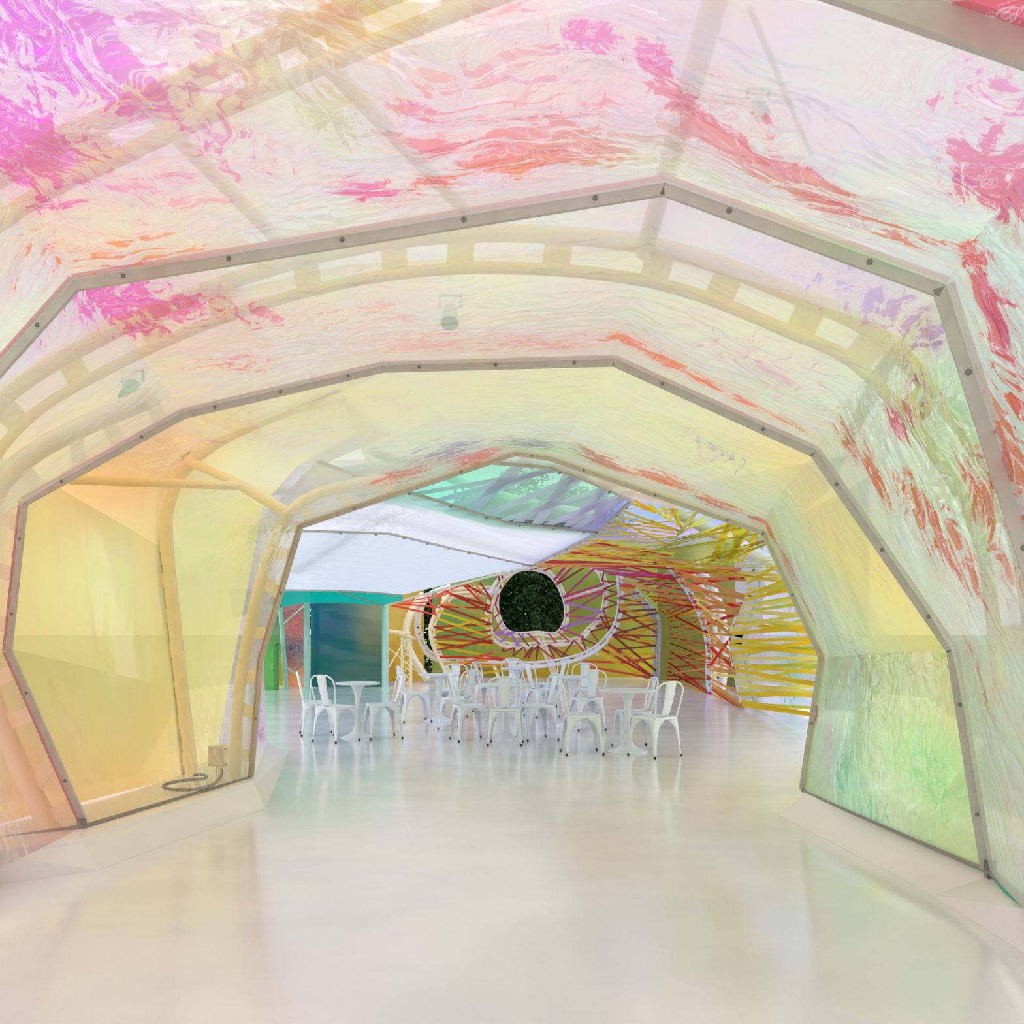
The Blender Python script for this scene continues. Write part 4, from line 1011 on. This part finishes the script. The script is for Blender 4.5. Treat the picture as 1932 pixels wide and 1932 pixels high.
pairs('amber and brick red ribbons between the oval and the blue rib', [
 (1168, 1142, 1217, 1128, 'amber', .07, 26.9, 27), (1168, 1144, 1240, 1174, 'amber', .08, 26.9, 27), (1164, 1172, 1240, 1172, 'amber', .07, 26.9, 27), (1150, 1207, 1240, 1182, 'amber', .07, 26.9, 27), (1200, 1208, 1238, 1211, 'yellow', .07, 26.9, 27), (1140, 1222, 1236, 1258, 'yellow', .07, 26.9, 27), (1150, 1234, 1237, 1234, 'yellow', .075, 26.9, 27), (1130, 1232, 1222, 1280, 'yellow', .08, 26.9, 27),
 (1166, 1150, 1240, 1194, 'darkred', .06, 26.9, 27), (1167, 1154, 1238, 1150, 'brown', .055, 26.9, 27), (1168, 1142, 1224, 1140, 'darkred', .05, 26.9, 27), (1164, 1171, 1241, 1156, 'brown', .055, 26.9, 27), (1158, 1183, 1207, 1205, 'darkred', .05, 26.9, 27), (1155, 1198, 1240, 1200, 'darkred', .05, 26.9, 27), (1158, 1196, 1240, 1176, 'brown', .05, 26.9, 27), (1160, 1199, 1237, 1219, 'darkred', .055, 26.9, 27), (1165, 1225, 1238, 1218, 'brown', .05, 26.9, 27), (1156, 1198, 1238, 1266, 'brown', .06, 26.9, 27),
 (1147, 1215, 1238, 1281, 'crimson', .06, 26.9, 27), (1136, 1224, 1236, 1280, 'darkred', .07, 26.9, 27), (1100, 1248, 1180, 1250, 'coral', .06, 26.9, 27), (1100, 1256, 1235, 1280, 'coral', .06, 26.9, 27), (1182, 1249, 1238, 1240, 'coral', .06, 26.9, 27), (1150, 1216, 1205, 1250, 'coral', .06, 26.9, 27), (1170, 1104, 1200, 1106, 'coral', .1, 26.9, 27), (1170, 1112, 1198, 1112, 'amber', .1, 26.9, 27), (1170, 1126, 1206, 1118, 'red', .05, 26.9, 27), (1165, 1128, 1210, 1136, 'brown', .05, 26.9, 27)])
# red and ochre webs
R6r = [P(x, y, 26.8) for x, y in ((1150, 1075), (1190, 1095), (1230, 1130), (1262, 1170), (1264, 1230), (1258, 1282))]
R7r = [P(x, y, 21.8) for x, y in ((1262, 1058), (1300, 1110), (1332, 1170), (1341, 1230), (1340, 1275), (1345, 1312))]
web('crimson ribbons crossing between the pale blue ribs', R6r, R7r, 28, ['crimson', 'darkred', 'crimson', 'brown'], .055, 11, ta=(.2, 1), tb=(.15, 1), cross=.16)
web('ochre ribbons crossing between the pale blue ribs', R6r, R7r, 20, ['ochre', 'ochre', 'amber'], .055, 12, ta=(.2, 1), tb=(.1, 1), cross=.22)
web('ochre ribbons fanning to the white slotted rib', R7r, R8p, 36, ['ochre', 'ochre', 'ochre', 'paleyellow', 'ochre'], .05, 13, ta=(.0, 1), tb=(0, 1), cross=.12, nrm=(-.5, -1, .1))
web('crimson ribbons fanning to the white slotted rib', R7r, R8p, 7, ['crimson', 'red', 'crimson'], .075, 14, ta=(.1, .95), tb=(.03, .9), cross=.3, nrm=(-.5, -1, .1))
web('bright yellow ribbons stretched to the smallest arch', R8p, R9p, 24, ['yellow', 'paleyellow', 'yellow', 'paleyellow'], .058, 15, ta=(.02, .99), tb=(0, 1), cross=.11, nrm=(-.6, -1, .1))
R8q = [p + V(.35, .7, 0) for p in R8p]; R9q = [p + V(.3, .9, 0) for p in R9p]
web('lime ribbons of the second layer behind the yellow ones', R8q, R9q, 18, ['lime', 'lime', 'paleyellow'], .06, 16, ta=(.02, .99), tb=(0, 1), cross=.13, nrm=(-.6, -1, .1))
# ceiling webs
ELr = [P(1196, 944, 11.6), P(1128, 1006, 15.6), P(1060, 1045, 19.2), P(1003, 1070, 20.8)]
DT = [P(1205, 948, 9.4), P(1345, 972, 9.6), P(1440, 1010, 9.7), P(1490, 1100, 9.8)]
MID = [P(1230, 962, 11.8), P(1290, 1000, 13.5), P(1240, 1040, 17.0), P(1180, 1050, 20.0)]
MID2 = [P(1400, 1060, 14.5), P(1330, 1068, 16.5), P(1240, 1066, 19.5)]
web('yellow ribbons fanning over the open side of the ceiling', ELr, MID, 22, ['yellow', 'amber', 'lime', 'yellow'], .05, 21, ta=(0, .9), tb=(0, .9), cross=.3, nrm=(0, -.3, -1))
web('yellow and lime ribbons stretched below the lilac roof', MID, DT, 30, ['yellow', 'lime', 'yellow', 'lime', 'paleyellow'], .042, 22, ta=(0, 1), tb=(.1, 1), cross=.15, nrm=(0, -.5, -1))
web('lime ribbons running level under the lilac roof', MID2, DT, 24, ['lime', 'yellow', 'yellow', 'lime'], .05, 23, ta=(0, 1), tb=(.5, 1), cross=.2, nrm=(0, -.8, -.6))
web('ochre ribbons running level under the yellow ceiling ribbons', [P(1130, 1020, 17), P(1060, 1048, 19.5), P(1010, 1068, 21)], [P(1280, 1040, 17), P(1250, 1062, 19), P(1180, 1070, 21)], 16, ['ochre', 'lime', 'crimson', 'ochre'], .06, 24, cross=.3, nrm=(0, -.6, -1))
web('crimson ribbons spreading over the round opening', [P(1010, 1068, 21.5), P(1050, 1056, 21.5), P(1100, 1040, 20)], [P(1260, 1042, 21), P(1300, 1068, 22), P(1320, 1090, 22.5), P(1300, 1110, 23)], 9, ['crimson', 'ochre', 'darkred', 'ochre', 'magenta'], .045, 25, cross=.4, nrm=(0, -.8, -.6))
web('crimson ribbons sweeping across under the roof to the blue rib', [P(1075, 1060, 24), P(1130, 1075, 25), P(1180, 1098, 26)], [P(1270, 1062, 22.5), P(1300, 1100, 23), P(1325, 1150, 23)], 8, ['crimson', 'magenta', 'ochre', 'ochre'], .045, 26, cross=.3)
web('lilac straps crossing above the lavender film sheet', over(s2, .08, .35)[1:], over(s3, .08, .1)[1:], 15, ['lilac', 'lilac', 'white'], .13, 29, cross=.4, nrm=(0, -.2, -1))

# ------------------------------------------------------------------ trees outside
def tree(label, loc, rad, n, seed):
    r = random.Random(seed)
    root = empty('tree', label, 'tree', 'park trees behind the far wall', loc=loc)
    mb = MB(); mb.tube([V(0, 0, 0), V(.1, 0, 1.5), V(.0, .1, 4)], [.3, .25, .15], 10); mb.build('trunk', M['bark'], root, True)
    vs = []; fs = []
    lobes = [(V(r.uniform(-1, 1) * rad * .6, r.uniform(-1, 1) * rad * .6, rad * r.uniform(.25, 1.5)), rad * r.uniform(.4, .62)) for _ in range(16)]
    for _ in range(n):
        c, lr = lobes[r.randrange(len(lobes))]
        d = V(r.gauss(0, 1), r.gauss(0, 1), r.gauss(0, 1)).normalized()
        p = c + d * lr * r.uniform(.75, 1.05)
        s = r.uniform(.06, .13); x = V(r.gauss(0, 1), r.gauss(0, 1), r.gauss(0, .6) - .4).normalized(); y = x.cross(V(r.gauss(0, 1), r.gauss(0, 1), r.gauss(0, 1))).normalized()
        zz = x.cross(y) * s * .3
        k = len(vs)
        vs += [p, p + x * s + y * s * .42 - zz, p + x * s * 2.2, p + x * s - y * s * .42 - zz]
        fs += [(k, k + 1, k + 2), (k, k + 2, k + 3)]
    f = mesh_obj('foliage', vs, fs, M['leaf'], root); f['kind'] = 'stuff'
    return root
tree('dark green tree filling the round opening in the far wall', (.9, 33.5, 0), 3.2, 26000, 1)
tree('dense dark tree behind the tree in the round opening', (1.4, 38.5, 0), 3.6, 22000, 3)
tree('dark green tree left of the round opening beyond the ribs', (-4.2, 33.8, 0), 3.0, 16000, 2)
fence = empty('park_fence', 'low dark park fence beyond the slotted ribs', 'fence')
for k in range(26):
    mb = MB(); mb.tube([V(-5.2 + k * .12, 31.6, 0), V(-5.2 + k * .12, 31.6, .62)], .012, 5); mb.build('picket', M['black'], fence)
for zz in (.12, .55):
    mb = MB(); mb.tube([V(-5.3, 31.6, zz), V(-2.1, 31.6, zz)], .015, 6); mb.build('fence_rail', M['black'], fence)

# ------------------------------------------------------------------ tables and chairs
def tulip(px, py, label, k=1.0, h=.73):
    t = empty('tulip_table', label, 'table', 'white pedestal tables in the hall', loc=PF(px, py))
    mb = MB(); r = .35 * k
    mb.lathe([(r * .93, h - .026), (r * .985, h - .016), (r, h - .006), (r * .995, h), (r * .5, h + .001), (.01, h + .001)], 48)
    autosmooth(mb.build('tabletop', M['chair'], t), 40)
    mb = MB(); b = .235 * (k * .5 + .5)
    mb.lathe([(b, 0), (b, .012), (b * .92, .022), (b * .7, .036), (b * .48, .058), (b * .31, .09), (.05, .14), (.036, .22), (.03, .33), (.031, .42), (.037, .52), (.05, .6), (.075, .66), (.105, .695), (.12, h - .027)], 40)
    autosmooth(mb.build('pedestal', M['chair'], t), 60)
    return t
tulip(675, 1392, 'small white pedestal table before the dark blue film', .84)
tulip(829, 1360, 'white pedestal table next to the truss stand', .95)
tulip(955, 1398, 'white pedestal table behind the chair in the middle of the hall', .95)
tulip(976, 1338, 'farthest white pedestal table below the round opening', .85)
tulip(1079, 1369, 'white pedestal table behind the nearest sideways chair', .95)
tulip(1184, 1419, 'nearest white pedestal table with the cream tinted chair at its side', .98)

def make_chair():
    t = empty('metal_chair')
    # seat: dished square pan with rounded corners
    n = 6; ring = []
    S = .19; R = .055
    for cx, cy, a0 in ((1, 1, 0), (-1, 1, 90), (-1, -1, 180), (1, -1, 270)):
        for k in range(n + 1):
            a = math.radians(a0 + 90 * k / n); ring.append((cx * (S - R) + R * math.cos(a), cy * (S - R) + R * math.sin(a)))
    m = len(ring); vs = []
    for s, zz in ((1.0, .425), (1.02, .44), (1.0, .452), (.93, .452), (.85, .446), (.3, .443)):
        vs += [(x * s, y * s, zz) for x, y in ring]
    fs = []
    for i in range(5):
        for k in range(m): fs.append((i * m + k, i * m + (k + 1) % m, (i + 1) * m + (k + 1) % m, (i + 1) * m + k))
    fs.append(tuple(range(5 * m, 6 * m)))
    autosmooth(mesh_obj('seat', vs, fs, M['chair'], t), 40)
    # legs: tapered folded sheet, flaring into an arched apron
    for sx in (-1, 1):
        for sy in (-1, 1):
            vs = []; fs = []; N_ = 12
            for i in range(N_ + 1):
                q = i / N_; zz = .435 * (1 - q) + .012 * q
                cxx = sx * (.184 + .026 * q ** .9); cyy = sy * (.184 + .032 * q ** .9)
                drop = .435 - zz
                w = max(.055 - .033 * min(1, drop / .42), .172 * (1 - math.sqrt(max(0, 1 - (1 - min(1, drop / .15)) ** 2)) * .0) if drop < .03 else 0)
                if drop >= .03:
                    u = min(1, (drop - .03) / .16); arch = .172 - (.172 - .05) * math.sqrt(max(0, 1 - (1 - u) ** 2)); w = max(arch if u < 1 else 0, .052 - .03 * min(1, drop / .42))
                rr = .02 * (1 - q * .5)
                vs += [(cxx - sx * w, cyy, zz), (cxx - sx * rr, cyy, zz), (cxx - sx * rr * .3, cyy - sy * rr * .3, zz), (cxx, cyy - sy * rr, zz), (cxx, cyy - sy * w, zz)]
            for i in range(N_):
                for k in range(4):
                    a = i * 5 + k; f_ = (a, a + 1, a + 6, a + 5)
                    fs.append(f_ if sx * sy > 0 else tuple(reversed(f_)))
            o = mesh_obj('leg', vs, fs, M['chair'], t)
            sd = o.modifiers.new('sheet', 'SOLIDIFY'); sd.thickness = .004; sd.offset = 0
            autosmooth(o, 40)
            mb = MB(); mb.lathe([(.013, 0), (.014, .02), (.012, .026)], 8, (sx * .206, sy * .212, 0)); mb.build('foot_cap', M['black'], o)
    # back hoop
    pts = [V(-.165, -.175, .43), V(-.182, -.198, .54), V(-.2, -.22, .65), V(-.205, -.238, .73), V(-.185, -.252, .795), V(-.13, -.262, .834), V(-.06, -.267, .848), V(0, -.268, .851)]
    pts = pts + [V(-p.x, p.y, p.z) for p in reversed(pts[:-1])]
    mb = MB(); mb.tube(catmull(pts, 4), .0105, 8); autosmooth(mb.build('back_hoop', M['chair'], t), 50)
    # centre splat, a shallow pressed plate
    vs = []; fs = []; NZ = 8
    for i in range(NZ + 1):
        q = i / NZ; zz = .44 + .408 * q; y = -.155 - .112 * q - .012 * math.sin(q * math.pi)
        hw = .058 + .022 * q
        for x, dy in ((-1, 0), (-.8, -.007), (0, -.009), (.8, -.007), (1, 0)): vs.append((x * hw, y + dy, zz))
    for i in range(NZ):
        for k in range(4): a = i * 5 + k; fs.append((a, a + 1, a + 6, a + 5))
    o = mesh_obj('back_splat', vs, fs, M['chair'], t); sd = o.modifiers.new('sheet', 'SOLIDIFY'); sd.thickness = .004; autosmooth(o, 40)
    return t
proto = make_chair()
CH = [
 (598, 1386, (1, .25), 'leftmost white metal chair, half hidden by the chair before it'),
 (634, 1398, (.57, .82), 'white metal chair turned away at the small table, splat towards the viewer'),
 (722, 1392, (-.93, -.36), 'white metal chair facing left towards the small table'),
 (783, 1361, (1, .3), 'white metal chair beside the truss stand facing right'),
 (850, 1354, (-.3, -1), 'white metal chair facing the viewer behind the table by the truss stand'),
 (866, 1376, (-.75, .65), 'white metal chair in front right of the table by the truss stand'),
 (887, 1396, (1, .35), 'white metal chair facing right towards the middle table'),
 (954, 1404, (.05, 1), 'white metal chair seen straight from behind in the middle of the hall'),
 (1013, 1395, (-.93, -.36), 'white metal chair facing left at the middle table'),
 (923, 1342, (1, -.4), 'white metal chair facing right at the farthest table'),
 (968, 1330, (.05, -1), 'farthest white metal chair, facing the viewer below the round opening'),
 (1022, 1352, (.9, .5), 'white metal chair facing right behind the middle table'),
 (1040, 1336, (-.9, -.4), 'white metal chair facing left at the farthest table'),
 (1100, 1350, (-.2, -1), 'white metal chair facing the viewer behind the nearest sideways chair'),
 (1106, 1376, (-.35, 1), 'white metal chair seen from behind just left of the nearest table'),
 (1098, 1421, (1, .1), 'nearest sideways white metal chair facing right'),
 (1195, 1411, (-.8, -.1), 'white metal chair partly hidden behind the nearest table'),
 (1235, 1426, (-.6, .8), 'cream tinted rightmost metal chair turned away from the viewer'),
]
for i, (px, py, fd, lab) in enumerate(CH):
    o = proto if i == 0 else copy_tree(proto)
    o.location = PF(px, py); o.rotation_euler = (0, 0, math.atan2(-fd[0], fd[1]))
    tag(o, lab, 'chair', 'white metal chairs around the tables')
